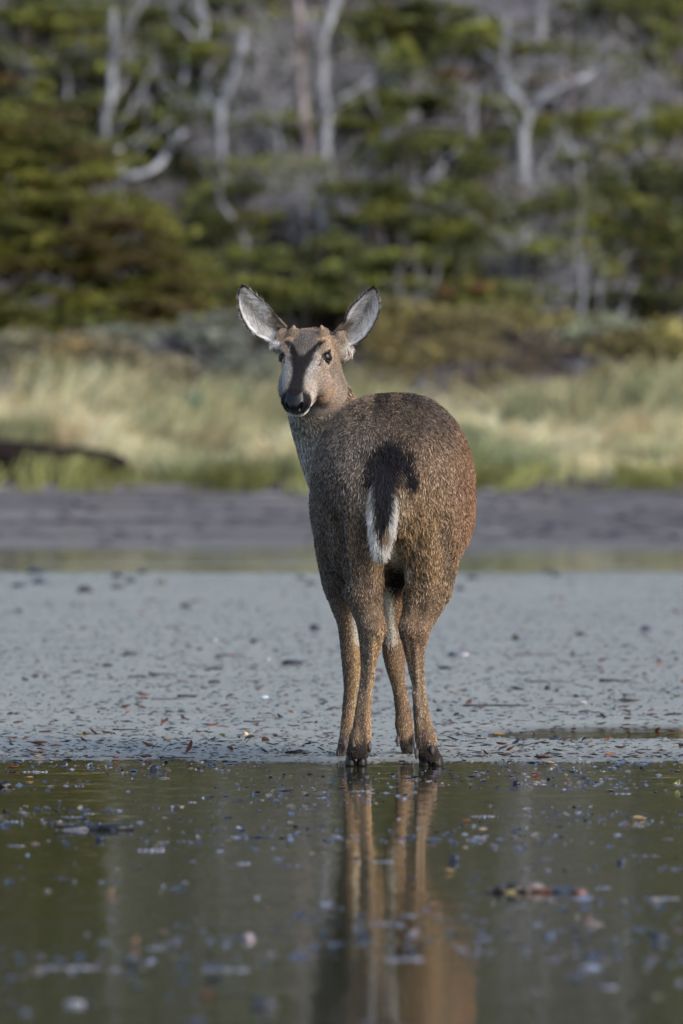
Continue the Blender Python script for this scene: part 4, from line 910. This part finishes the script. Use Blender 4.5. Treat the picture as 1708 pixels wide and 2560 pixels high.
# ------------------------------------------------------------------ debris on mud and water
def smat(col, rough=.4, spec=.5):
    key = 'd%s%s' % (col, rough)
    if key not in M: M[key] = simple('debris', col, rough, spec, noise=.35, nscale=90, bump=.3)
    return M[key]
def leaf_geo(L_, W_, curl=.25, cup=.3, n=7, twist=0.0):
    V = []; Q = []
    for i in range(n):
        t = i / (n - 1); w_ = W_ * math.sin(math.pi * min(1, t * .93 + .05)) ** .75 / 2
        x_ = (t - .5) * L_; z = curl * L_ * (2 * t - 1) ** 2 * .5
        for j, s_ in enumerate((-1, -.5, 0, .5, 1)):
            V.append((x_, s_ * w_, z + cup * w_ * abs(s_) ** 1.4 + twist * s_ * w_ * t))
    for i in range(n - 1):
        for j in range(4): k = i * 5 + j; Q.append((k, k + 1, k + 6, k + 5))
    return np.array(V), Q
def solid(o, t=.0012):
    m_ = o.modifiers.new('thick', 'SOLIDIFY'); m_.thickness = t; m_.offset = 1; return o
def stick_geo(L_, r, bend=.1, seed=0):
    rr_ = random.Random(seed); pts = []
    for i in range(7):
        t = i / 6; pts.append((np.array([(t - .5) * L_, bend * L_ * math.sin(t * 3.1 + seed) * .5 + rr_.uniform(-.02, .02) * L_, rr_.uniform(0, .4) * r]), r * (1 - .5 * t) * rr_.uniform(.8, 1.2)))
    return path_loft(pts, 7)
def put(name, geo, px, py, mat, label, cat, rot=0.0, dz=0.0, tilt=0.0, solidify=0.0, tiltx=0.0):
    loc, d = ground(px, py); loc.z = max(0.0, float(mud_z(np.array(loc.x), np.array(loc.y)))) + dz
    o = link(name, mesh(name, geo[0], geo[1], mat)); o.location = loc; o.rotation_euler = (tiltx, tilt, rot)
    if solidify: solid(o, solidify)
    return tag(o, label, cat)
def Wm(px_w, py): return px_w * (CAMH / (py - HY))
RUST, BROWN, BLACK, YEL, GRN, PINK, WHITE, BLUEB, TAN = (.16, .045, .015), (.085, .04, .022), (.014, .013, .015), (.42, .25, .04), (.13, .24, .03), (.22, .14, .135), (.42, .42, .43), (.028, .034, .055), (.36, .25, .13)
LEAVES = [(476, 1888, 36, RUST, 'curled rust-brown leaf standing upright at the water edge left of the deer', .3, -1.05),
 (98, 1871, 44, RUST, 'crumpled brown leaf pair on the mud near the left edge', .2, 0), (34, 1857, 20, (.35, .11, .02), 'small orange leaf at the left edge of the mud', .2, 0), (95, 1897, 24, TAN, 'tan curled leaf at the waterline on the left', .6, 0),
 (556, 1847, 17, GRN, 'small bright green leaf on the mud left of the deer', .5, 0), (419, 1860, 20, YEL, 'mustard yellow leaf on the mud left of centre', .2, 0), (200, 1850, 20, GRN, 'tiny green leaf toward the left of the mud', .5, 0),
 (360, 1754, 26, (.30, .07, .02), 'orange-red leaf beside a dark twig left of the deer', .3, 0), (577, 1656, 14, (.45, .10, .02), 'red-orange leaf lying on a dark stick far left of the legs', .6, 0),
 (267, 1846, 20, RUST, 'rust-red leaf left of centre on the near mud', .4, 0), (140, 1876, 26, (.22, .08, .02), 'flat orange-brown leaf right of the crumpled pair', .1, 0), (366, 1897, 34, BROWN, 'long brown leaf by the waterline left of the upright leaf', .3, 0), (290, 1898, 18, (.30, .08, .02), 'small orange leaf at the waterline, left of centre', .4, 0),
 (1247, 1840, 32, (.45, .22, .02), 'golden orange leaf beside the side puddle right of the hooves', .25, 0), (1254, 1873, 30, RUST, 'ragged rust leaf on the mud right of the hooves', .5, 0), (1363, 1869, 22, BLACK, 'black curled leaf on the mud right of the deer', .4, 0),
 (1520, 1863, 20, (.45, .16, .09), 'pink-orange upright leaf on the mud at the right', .6, -.7), (1358, 1900, 46, (.10, .03, .02), 'long dark red leaf floating at the shoreline on the right', .3, 0), (1526, 1894, 30, (.35, .12, .05), 'orange-brown leaf at the shoreline near the right', .3, 0),
 (1551, 1878, 30, BROWN, 'brown arched leaf near the right edge of the mud', .5, 0), (1603, 1889, 20, BROWN, 'small brown leaf tip at the shoreline far right', .5, 0), (1263, 1895, 32, BROWN, 'brown leaf cluster by the shoreline right of the hind hoof', .3, 0), (1573, 1771, 66, PINK, 'long pinkish shred of kelp on the mud at the right', .15, 0),
 (1205, 1788, 14, (.25, .02, .02), 'dark red leaf under the long stick', .6, 0), (1404, 1509, 24, (.25, .11, .09), 'reddish blurred leaf far out on the mud at right', .3, 0), (1690, 1543, 22, (.22, .10, .08), 'reddish leaf far out at the right edge', .3, 0), (1460, 1683, 18, (.40, .14, .07), 'pale orange leaf midway on the mud at the right', .3, 0), (1648, 1684, 18, (.45, .18, .10), 'salmon leaf toward the right edge midway up the mud', .3, 0),
 (1163, 2056, 26, RUST, 'rust leaf floating beside a foam clump right of the reflection', .3, 0), (33, 1924, 26, (.22, .05, .01), 'rust-red curled leaf floating near the left edge', .8, 0), (72, 1948, 24, TAN, 'tan leaf floating below the rust-red one', .2, 0), (1374, 1912, 26, (.5, .42, .28), 'cream leaf floating near the shoreline on the right', .2, 0),
 (1693, 1969, 20, (.45, .48, .15), 'yellow-green leaf floating at the right edge', .8, -.4), (1598, 2050, 40, (.40, .30, .14), 'tan leaf floating on the right of the pool', .2, 0), (1123, 2182, 30, (.40, .27, .12), 'tan leaf afloat right of the reflected legs', .2, 0), (280, 2236, 16, (.50, .30, .15), 'small orange-tan leaf afloat in the left of the pool', .9, -.6),
 (339, 2363, 24, (.50, .24, .14), 'salmon leaf afloat low in the left of the pool', .8, -.5), (1475, 2306, 18, (.50, .28, .20), 'pink upright petal-like leaf afloat low on the right', .8, -.9), (515, 2491, 26, (.22, .04, .03), 'dim red leaf afloat near the bottom left of centre', .4, 0), (1085, 2268, 30, (.30, .16, .12), 'reddish leaf afloat beside the reflected leg', .4, 0), (1340, 1938, 20, (.30, .06, .03), 'small red-brown leaf afloat near the shore right', .4, 0), (870, 2110, 18, (.4, .3, .2), 'pale leaf afloat on the reflected hind leg', .4, 0)]
for i, (px, py, w_, c, lab, curl, tl) in enumerate(LEAVES):
    L_ = Wm(w_, py) * 1.0; g_ = leaf_geo(L_, L_ * random.uniform(.4, .6), curl * (1.2 if tl else .5), .35 + curl * .5, twist=random.uniform(-.4, .4))
    o = put('fallen_leaf', g_, px, py, smat(c, .35), lab, 'leaf', rot=random.uniform(-.6, .6) if tl == 0 else .6, dz=.003 if tl == 0 else L_ * .35, tilt=tl, solidify=.001, tiltx=random.uniform(-.25, .35))
    v = link('vein', mesh('vein', *path_loft([(np.array([(t - .5) * L_, 0, curl * (1.2 if tl else .5) * L_ * (2 * t - 1) ** 2 * .5 + .0012]), .0009) for t in np.linspace(0, 1, 6)], 5), smat(BROWN))); v.parent = o
STONES = [(750, 1889, 30, 13, BLACK, 'black domed shell on the mud beside the front hooves'), (732, 1677, 54, 15, BLACK, 'dark flat mussel clump left of the legs'), (788, 1592, 27, 22, BLUEB, 'dark blue stone far left of the legs'), (634, 1623, 16, 13, BLACK, 'small black stone at mid mud left of the legs'),
 (536, 1693, 42, 9, BLACK, 'flat black shell, farther one of two left of the deer'), (536, 1722, 32, 9, BLACK, 'flat black shell, nearer one of two left of the deer'), (324, 1657, 38, 10, BLACK, 'flat dark shell well out on the left mud'), (270, 1683, 28, 10, BLACK, 'oval dark pebble left, below the flat shell'), (614, 1844, 15, 11, (.55, .45, .28), 'cream snail shell on the near mud left of the deer'),
 (661, 1760, 22, 9, (.55, .6, .68), 'bluish white glint built as a shell chip on the mud left of the legs'), (536, 1620, 10, 10, WHITE, 'white pebble midway out on the left mud'), (670, 1667, 12, 10, WHITE, 'white shell piece beside the mussel clump'),  # the bluish white chip is a glint put into pale colour
 (92, 1435, 50, 17, BLUEB, 'long dark lump at the far edge of the mud on the left'), (98, 1468, 34, 18, BLUEB, 'dark lump below the long one on the far left'), (46, 1477, 40, 14, BLUEB, 'low dark lump nearest the left edge far out'), (212, 1494, 40, 20, (.03, .03, .03), 'blurred dark rock far out on the left'), (294, 1450, 28, 18, BLUEB, 'round dark lump far out left of centre'),
 (327, 1465, 28, 15, BLUEB, 'dark lump just right of the round one far out'), (294, 1484, 34, 15, (.08, .08, .09), 'faint grey lump below the pair far out'), (357, 1437, 28, 16, (.04, .045, .06), 'dark lump touching the far waterline left of the deer'), (403, 1466, 26, 13, (.11, .10, .08), 'brown-grey lump far out left of the deer'), (463, 1531, 22, 13, (.05, .05, .06), 'grey stone far out toward the deer'), (49, 1543, 20, 14, (.04, .04, .05), 'dark stone near the left edge far out'),
 (754, 1454, 22, 14, (.06, .06, .07), 'dim stone left against the flank of the deer'), (779, 1471, 30, 14, (.09, .09, .09), 'dim flat stone touching the outline of the deer flank'), (1183, 1454, 36, 14, (.05, .05, .05), 'dark flat rock just right of the thigh, far out'), (1151, 1490, 20, 16, (.06, .06, .07), 'dim stone right of the thigh'), (1290, 1618, 24, 18, (.035, .034, .018), 'dark olive stone right of the deer'),
 (1616, 1592, 28, 16, BLUEB, 'blue-black stone on the right mud'), (1453, 1608, 26, 12, (.05, .05, .055), 'grey-black pebble at mid right'), (1132, 1656, 24, 12, BLUEB, 'dark pebble beside a pink-white shell right of the legs'), (1159, 1657, 28, 14, (.42, .38, .43), 'pink-white shell right of the legs'), (1115, 1691, 34, 12, BLUEB, 'blue-dark flat pebble right of the legs'),
 (1369, 1739, 17, 14, BLACK, 'small black stone, left of a pair at right'), (1393, 1743, 10, 10, BLACK, 'tiny black stone, right of the pair'), (1440, 1758, 15, 10, BLACK, 'round black pebble above the white shell strip'), (1098, 1793, 18, 9, BLACK, 'black pebble close right of the hind leg'), (1457, 1774, 24, 7, WHITE, 'white shell sliver on the right mud'),
 (1015, 1740, 12, 12, BLACK, 'black pebble seen between the legs'), (945, 1698, 30, 12, (.05, .02, .03), 'dark red-black clump seen between the legs'), (1390, 1857, 36, 9, BLUEB, 'dark wet clump near shore at right'), (1390, 1443, 24, 12, (.06, .06, .06), 'dim lump on the far waterline right'), (1370, 1432, 26, 12, (.03, .03, .03), 'dark lump in the far puddle right'),
 (388, 1925, 26, 16, BLUEB, 'blue-black stone breaking the water near the left shore'), (12, 1968, 34, 20, BLACK, 'black stone half sunk at the left edge of the pool'), (1137, 2154, 28, 26, BLUEB, 'dark blue knob afloat right of the reflection'), (1554, 2158, 24, 18, BLUEB, 'dark teal knob afloat at the right'), (1292, 1961, 20, 13, BLACK, 'black pebble at the end of the foam strip right'),
 (621, 2350, 30, 20, (.30, .25, .28), 'round pale pinkish shell afloat low left of centre'), (664, 2520, 60, 30, (.05, .05, .06), 'blurred dark clump at the bottom, left of the reflection'), (1649, 2355, 46, 26, BLUEB, 'blurred blue lump low at the right edge'), (250, 2102, 26, 16, BLUEB, 'small blue-black lump just under the driftwood'), (188, 2513, 60, 14, (.28, .30, .33), 'pale blurred shell at the bottom left'), (225, 2516, 26, 20, BLACK, 'dark blurred lump beside the pale shell at bottom left')]
for i, (px, py, w_, h_, c, lab) in enumerate(STONES):
    a_ = Wm(w_, py) / 2; b_ = Wm(h_, py) / 2
    cat = 'shell' if 'shell' in lab or 'mussel' in lab else 'stone'
    put('shell' if cat == 'shell' else 'stone', lump_geo((a_, a_ * .8, b_ * 1.25), 100 + i, .28), px, py, smat(c, .3 if sum(c) < .2 else .5), lab, cat, rot=random.uniform(-.5, .5), dz=b_ * .35)
STICKS = [(1240, 1781, 165, 5, BLACK, 'long thin dark stick on the mud right of the legs', .06), (577, 1656, 76, 5, BLACK, 'dark stick with a red leaf on it left of the deer', .02), (403, 1703, 62, 5, BLACK, 'straight black stick well left on the mud', .02), (468, 1757, 48, 7, BLACK, 'stubby dark twig on the left mud', .1), (425, 1761, 95, 3, BROWN, 'thin brown reed trailing from the stubby twig', .06),
 (1535, 1721, 72, 8, (.035, .03, .035), 'dark tangle of twigs on the right mud', .1), (1410, 1778, 90, 3, BROWN, 'curved thin reed at right', .14), (313, 1836, 62, 4, BLACK, 'black twig on the near mud left', .05), (560, 1861, 60, 3, BLACK, 'wavy thin black twig left of the deer', .14), (630, 1816, 42, 4, BLACK, 'slim black twig left of the front hooves', .08), (1202, 1853, 26, 4, BLACK, 'little bent twig right of the hind hoof', .2),
 (440, 1897, 80, 4, BLACK, 'dark flat twig under the upright leaf', .04), (1110, 1856, 46, 3, BROWN, 'forked brown twiglet right of the hooves', .2), (1340, 1655, 110, 3, (.09, .06, .06), 'faint reddish reed across the right mud', .03), (1380, 1722, 110, 4, (.07, .05, .05), 'brown reed left of the twig tangle', .03), (345, 1712, 50, 4, BLACK, 'dark twig left of the straight stick', .05)]
for i, (px, py, w_, t_, c, lab, bd) in enumerate(STICKS):
    put('stick', stick_geo(Wm(w_, py), Wm(t_, py) * .55, bd, i), px, py, smat(c, .5), lab, 'stick', rot=random.uniform(-.12, .12), dz=Wm(t_, py) * .4)
# upright thin stalks in the mud
for px, py, lab in ((380, 1880, 'thin stalk poking up left of the upright leaf'), (406, 1884, 'second thin stalk poking up by the upright leaf'), (615, 1866, 'slanting thin stalk on the near mud')):
    L_ = Wm(20, py); g_ = path_loft([(np.array([0, 0, 0]), .0012), (np.array([L_ * .3, 0, L_ * .35]), .001), (np.array([L_ * .8, 0, L_ * .8]), .0006)], 6)
    put('stalk', g_, px, py, smat(BROWN, .5), lab, 'stalk')
# driftwood in the pool: notched bark with a fork
dw = ground(234, 2075)[0]; root = empty('driftwood', dw); tag(root, 'dark forked piece of driftwood floating at the left of the pool', 'driftwood')
q = Wm(1, 2075)
def dpart(name, pts, mat): 
    v, f = path_loft(resample([(np.array([a_ * q, b_ * q * 2, c_ * q]), r * q, r * q) for a_, b_, c_, r in pts], 14), 12)
    v = v + rng.normal(0, .6 * q, v.shape); o = link(name, mesh(name, v, f, mat)); o.parent = root
dpart('log', [(-20, 0, 2, 6), (20, 2, 5, 10), (60, -2, 5, 11), (85, 0, 5, 10), (99, 0, 6, 8)], smat((.02, .022, .03), .3))
dpart('branch', [(-16, 0, 4, 6), (-50, 4, 10, 4), (-80, 2, 11, 5), (-98, 0, 11, 4)], smat((.03, .03, .04), .35))
dpart('branch', [(-14, 0, 2, 6), (-45, -5, 1, 6), (-60, -6, 0, 5), (-78, -8, 0, 3)], smat((.10, .10, .14), .3))
dpart('stub', [(18, -4, 8, 5), (24, -6, 14, 4), (26, -6, 18, 2)], smat((.02, .022, .03), .3))
dpart('stub', [(45, -10, 0, 5), (50, -16, -1, 6), (56, -20, -2, 3)], smat((.05, .055, .08), .3))
# debris raft on the right
root = empty('debris_raft', ground(1345, 2232)[0]); tag(root, 'drifting raft of dark lumps and rusty leaves on the right of the pool', 'debris'); q = Wm(1, 2232)
for k, (a_, b_, w_, h_, c) in enumerate([(-95, 6, 34, 24, BLACK), (-58, 14, 44, 30, BLACK), (-20, 6, 60, 26, (.12, .09, .08)), (-70, -8, 34, 22, (.17, .14, .05)), (10, -2, 60, 20, (.10, .035, .02)), (60, 0, 80, 16, BLUEB), (102, -2, 40, 16, (.13, .06, .05)), (-120, 0, 30, 12, (.12, .09, .08)), (-10, 18, 50, 20, (.2, .18, .17))]):
    v, f = lump_geo((w_ * q / 2, w_ * q / 3, h_ * q / 2), 300 + k, .45); v = v + np.array([a_ * q, k % 3 * .012, b_ * q * .5 + .002])
    o = link('lump' if k not in (3, 4, 6) else 'leaf_clump', mesh('lump', v, f, smat(c, .3))); o.parent = root
# pile at the right edge of the mud
root = empty('weed_pile', ground(1690, 1800)[0]); tag(root, 'dark heap of wet weed on the mud at the right edge', 'seaweed'); q = Wm(1, 1800)
for k in range(9):
    v, f = lump_geo((random.uniform(8, 20) * q, 12 * q, random.uniform(6, 13) * q), 330 + k, .5); v = v + np.array([random.uniform(-34, 40) * q, random.uniform(-.02, .04), random.uniform(2, 12) * q])
    o = link('frond', mesh('frond', v, f, smat(random.choice([BLACK, BLUEB, (.05, .02, .03)]), .25))); o.parent = root
# foam and wet scraps that mirror the sky: clusters you can point at, then the countless rest
FOAM = [(84, 1930, 74, 18, 'foam patch beside the rust-red leaf at the left edge'), (196, 1966, 38, 22, 'foam-covered clump in the upper left of the pool'), (376, 2127, 72, 28, 'bluish foam clump below and right of the driftwood'), (458, 2105, 50, 14, 'pinkish foam patch right of the driftwood'), (749, 2023, 52, 18, 'foam raft left of the reflected legs'), (604, 2160, 40, 22, 'blue foam clump left of the reflection, middle'), (719, 2165, 76, 16, 'foam strip close left of the reflected legs'), (169, 2421, 170, 26, 'long blurred blue foam band at lower left'), (566, 2426, 120, 28, 'blurred lilac foam band at lower centre'),
 (388, 2372, 34, 24, 'blurred lilac foam dot beside the salmon leaf'), (1208, 2042, 66, 18, 'foam clump beside the floating rust leaf'), (1335, 1961, 76, 10, 'thin foam strip ending in a black pebble'), (1194, 1931, 24, 14, 'lilac foam fleck near the shore at right'), (1555, 1985, 50, 14, 'lilac foam patch at upper right of the pool'), (1595, 2066, 28, 16, 'blue foam fleck under the tan leaf'), (1363, 2148, 38, 18, 'blue foam clump right of the dark knob'), (1606, 2140, 96, 16, 'blue foam strip near the right edge'), (1507, 2220, 42, 14, 'pale foam patch right of the debris raft'), (1655, 2247, 92, 18, 'grey foam strip right of the raft at the edge'),
 (1012, 2399, 100, 30, 'dark foam smear on the reflected body'), (1023, 2290, 44, 20, 'lilac foam patch on the reflected legs'), (950, 2310, 50, 18, 'foam patch left on the reflected legs'), (905, 1978, 50, 12, 'bright foam fleck on the reflected hind hoof'), (960, 2155, 60, 18, 'foam clump between the reflected legs'), (440, 2013, 20, 8, 'tiny foam fleck right above the driftwood'), (480, 2006, 20, 13, 'white foam dot in the upper left of the pool'), (222, 2035, 28, 10, 'foam fleck just above the driftwood'), (180, 2043, 50, 8, 'thin foam strip above the driftwood'), (30, 2055, 34, 16, 'pale foam patch near the left edge of the pool'), (40, 2115, 54, 12, 'greenish foam patch at left below the driftwood'),
 (725, 2056, 16, 14, 'round white foam dot left of the reflection'), (290, 2205, 22, 16, 'pale green foam dot at left middle of the pool'), (460, 2207, 22, 16, 'blue-white foam dot, right of two at left middle'), (437, 2219, 22, 12, 'blue-white foam dot, left of two at left middle'), (1430, 2440, 60, 24, 'blurred pale foam dot low right'), (1520, 2470, 40, 30, 'blurred blue foam dot low right, second'), (1070, 2353, 34, 18, 'pale foam fleck right on the reflected body'), (1385, 2402, 30, 20, 'pale foam dot right of the reflected body')]
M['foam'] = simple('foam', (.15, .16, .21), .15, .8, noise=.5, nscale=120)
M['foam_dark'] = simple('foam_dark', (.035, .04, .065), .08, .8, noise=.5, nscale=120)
dome = lump_geo((1, 1, 1), 5, .05, 1)
dome2 = (dome[0], dome[1])
def bubbles(spec):
    V = []; Q = []; n = 0
    for x_, y_, r, h_ in spec:
        V.append(dome[0] * np.array([r, r, h_]) + np.array([x_, y_, 0])); Q += [[i + n for i in q_] for q_ in dome[1]]; n += len(dome[0])
    return np.concatenate(V), Q
for px, py, w_, h_, lab in FOAM:
    a_ = Wm(w_, py) / 2; hh = Wm(h_, py) / 2; n = int(10 + w_ / 3); spec = [(0, 0, a_ * .5, .0016), (-a_ * .5, .004, a_ * .45, .0014), (a_ * .5, -.004, a_ * .45, .0014)]
    for k in range(n):
        r = hh * random.uniform(.2, .6); spec.append((max(-a_ * .85, min(a_ * .85, random.gauss(0, a_ * .5))), random.gauss(0, a_ * .12), r, r * random.uniform(.3, .9)))
    o = put('foam_patch', bubbles(spec), px, py, M['foam'] if random.random() < .6 else M['foam_dark'], lab, 'foam', dz=0)
# scattered small leaves: 150 as things, sharing geometry
protos = []
for k in range(8):
    L_ = random.uniform(.018, .034); g_ = leaf_geo(L_, L_ * random.uniform(.3, .55), random.uniform(.0, .3), random.uniform(.1, .6), twist=random.uniform(-.5, .5))
    c = [BLACK, BROWN, RUST, BLACK, BROWN, (.25, .08, .02), (.04, .03, .03), (.2, .12, .07)][k]
    o = link('small_leaf', mesh('small_leaf', g_[0], g_[1], smat(c, .4))); solid(o, .0008); protos.append(o)
for k in range(190):
    py = 1895 - abs(rng.normal(0, 1)) * 150 if k % 4 else rng.uniform(1460, 1890)
    py = max(1450, py); px = rng.uniform(-60, 1770)
    o = protos[k] if k < 8 else protos[k % 8].copy()
    if k >= 8: COL.objects.link(o)
    loc, d = ground(px, py); loc.z = max(0, float(mud_z(np.array(loc.x), np.array(loc.y)))) + .003
    o.location = loc; o.rotation_euler = (rng.normal(0, .3), rng.normal(0, .25), rng.uniform(-3, 3)); sc_ = rng.uniform(.6, 1.3); o.scale = (sc_,) * 3
    tag(o, 'small dry leaf scattered on the wet grey mud', 'leaf', 'small leaves scattered over the mud')
# countless crumbs on the mud
def crumbs(name, n, x0, x1, d0, d1, power, sizes, label, cols, water=False, flat=.35, stretch=2.0):
    d = d0 + (d1 - d0) * rng.random(n) ** power; x_ = rng.uniform(-1, 1, n) * (.075 * d + .3); y_ = d - CAMD
    z = mud_z(x_, y_); ok = (z > -.001) if not water else (z < -.0005); x_, y_, z, d = x_[ok], y_[ok], np.maximum(z[ok], 0), d[ok]; n = len(x_)
    if water: cn = fbm(x_, y_ * .6, 91, 2.2); ok = rng.random(n) < np.clip((cn - .46) * 6, .03, 1); x_, y_, z, d = x_[ok], y_[ok], z[ok], d[ok]; n = len(x_)
    s_ = rng.uniform(sizes[0], sizes[1], n) * rng.uniform(.5, 1.2, n); th = rng.uniform(0, math.pi, n); e = rng.uniform(1, stretch, n)
    a_ = np.stack([np.cos(th), np.sin(th), rng.normal(0, .12, n)], 1) * (s_ * e)[:, None]; b_ = np.stack([-np.sin(th), np.cos(th), rng.normal(0, .2, n)], 1) * s_[:, None] * .6
    c = np.stack([x_, y_, z + s_ * flat * .25], 1); up = np.stack([rng.normal(0, .15, n), rng.normal(0, .15, n), np.ones(n)], 1) * (s_ * flat)[:, None]
    # a low faceted pebble: 5 points, 4 upper faces + base quad
    V = np.stack([c - a_, c - b_, c + a_, c + b_, c + up], 1).reshape(-1, 3); Q = []
    i = np.arange(n) * 5; Fq = np.concatenate([np.stack([i + p0, i + p1, i + 4], 1) for p0, p1 in ((0, 1), (1, 2), (2, 3), (3, 0))])
    me = bpy.data.meshes.new(name); me.vertices.add(len(V)); me.vertices.foreach_set('co', V.astype(np.float32).ravel())
    me.loops.add(Fq.size); me.loops.foreach_set('vertex_index', Fq.astype(np.int32).ravel()); me.polygons.add(len(Fq)); me.polygons.foreach_set('loop_start', np.arange(0, Fq.size, 3, dtype=np.int32)); me.polygons.foreach_set('use_smooth', [True] * len(Fq)); me.update(calc_edges=True)
    cc = np.array(cols)[rng.integers(0, len(cols), n)] * rng.uniform(.6, 1.3, (n, 1)); setcol(me, np.repeat(cc, 5, axis=0))
    me.materials.append(M['litter'] if not water else M['scrap']); o = link(name, me); tag(o, label, kind='stuff'); return o
M['scrap'] = tinted('scrap', .1, .8)
crumbs('leaf_litter', 13000, 0, 0, 18.4, 41, 1.5, (.0025, .008), 'fine dark leaf crumbs strewn over the wet mud', [BLACK, BLACK, (.05, .03, .02), (.05, .045, .045), (.08, .045, .03), (.11, .045, .02), (.03, .03, .04)], flat=.4, stretch=3.5)
crumbs('mud_crumb', 14000, 0, 0, 18.2, 34, 1.5, (.003, .010), 'small raised crumbs of grey mud', [(.22, .235, .22), (.15, .16, .155), (.28, .29, .27)], flat=.4, stretch=2)
crumbs('floating_scrap', 9500, 0, 0, 9.5, 18.4, .5, (.0015, .007), 'countless glinting scraps floating on the pool', [(.03, .035, .05), (.08, .09, .15), (.25, .27, .36), (.10, .06, .05), (.25, .20, .14), (.02, .02, .03)], water=True, flat=.45, stretch=2.6)
crumbs('floating_flake', 1500, 0, 0, 9.5, 15, .8, (.004, .011), 'larger scattered flakes drifting on the near pool', [(.03, .035, .05), (.03, .03, .03), (.08, .09, .15), (.18, .20, .28), (.12, .07, .06), (.25, .20, .16)], water=True, flat=.4, stretch=2.2)
crumbs('far_weed', 900, 0, 0, 50.6, 66, 1.0, (.02, .06), 'dark weed scraps on the far shore', [(.04, .035, .045), (.08, .07, .08), (.2, .2, .21)], flat=.3, stretch=4)
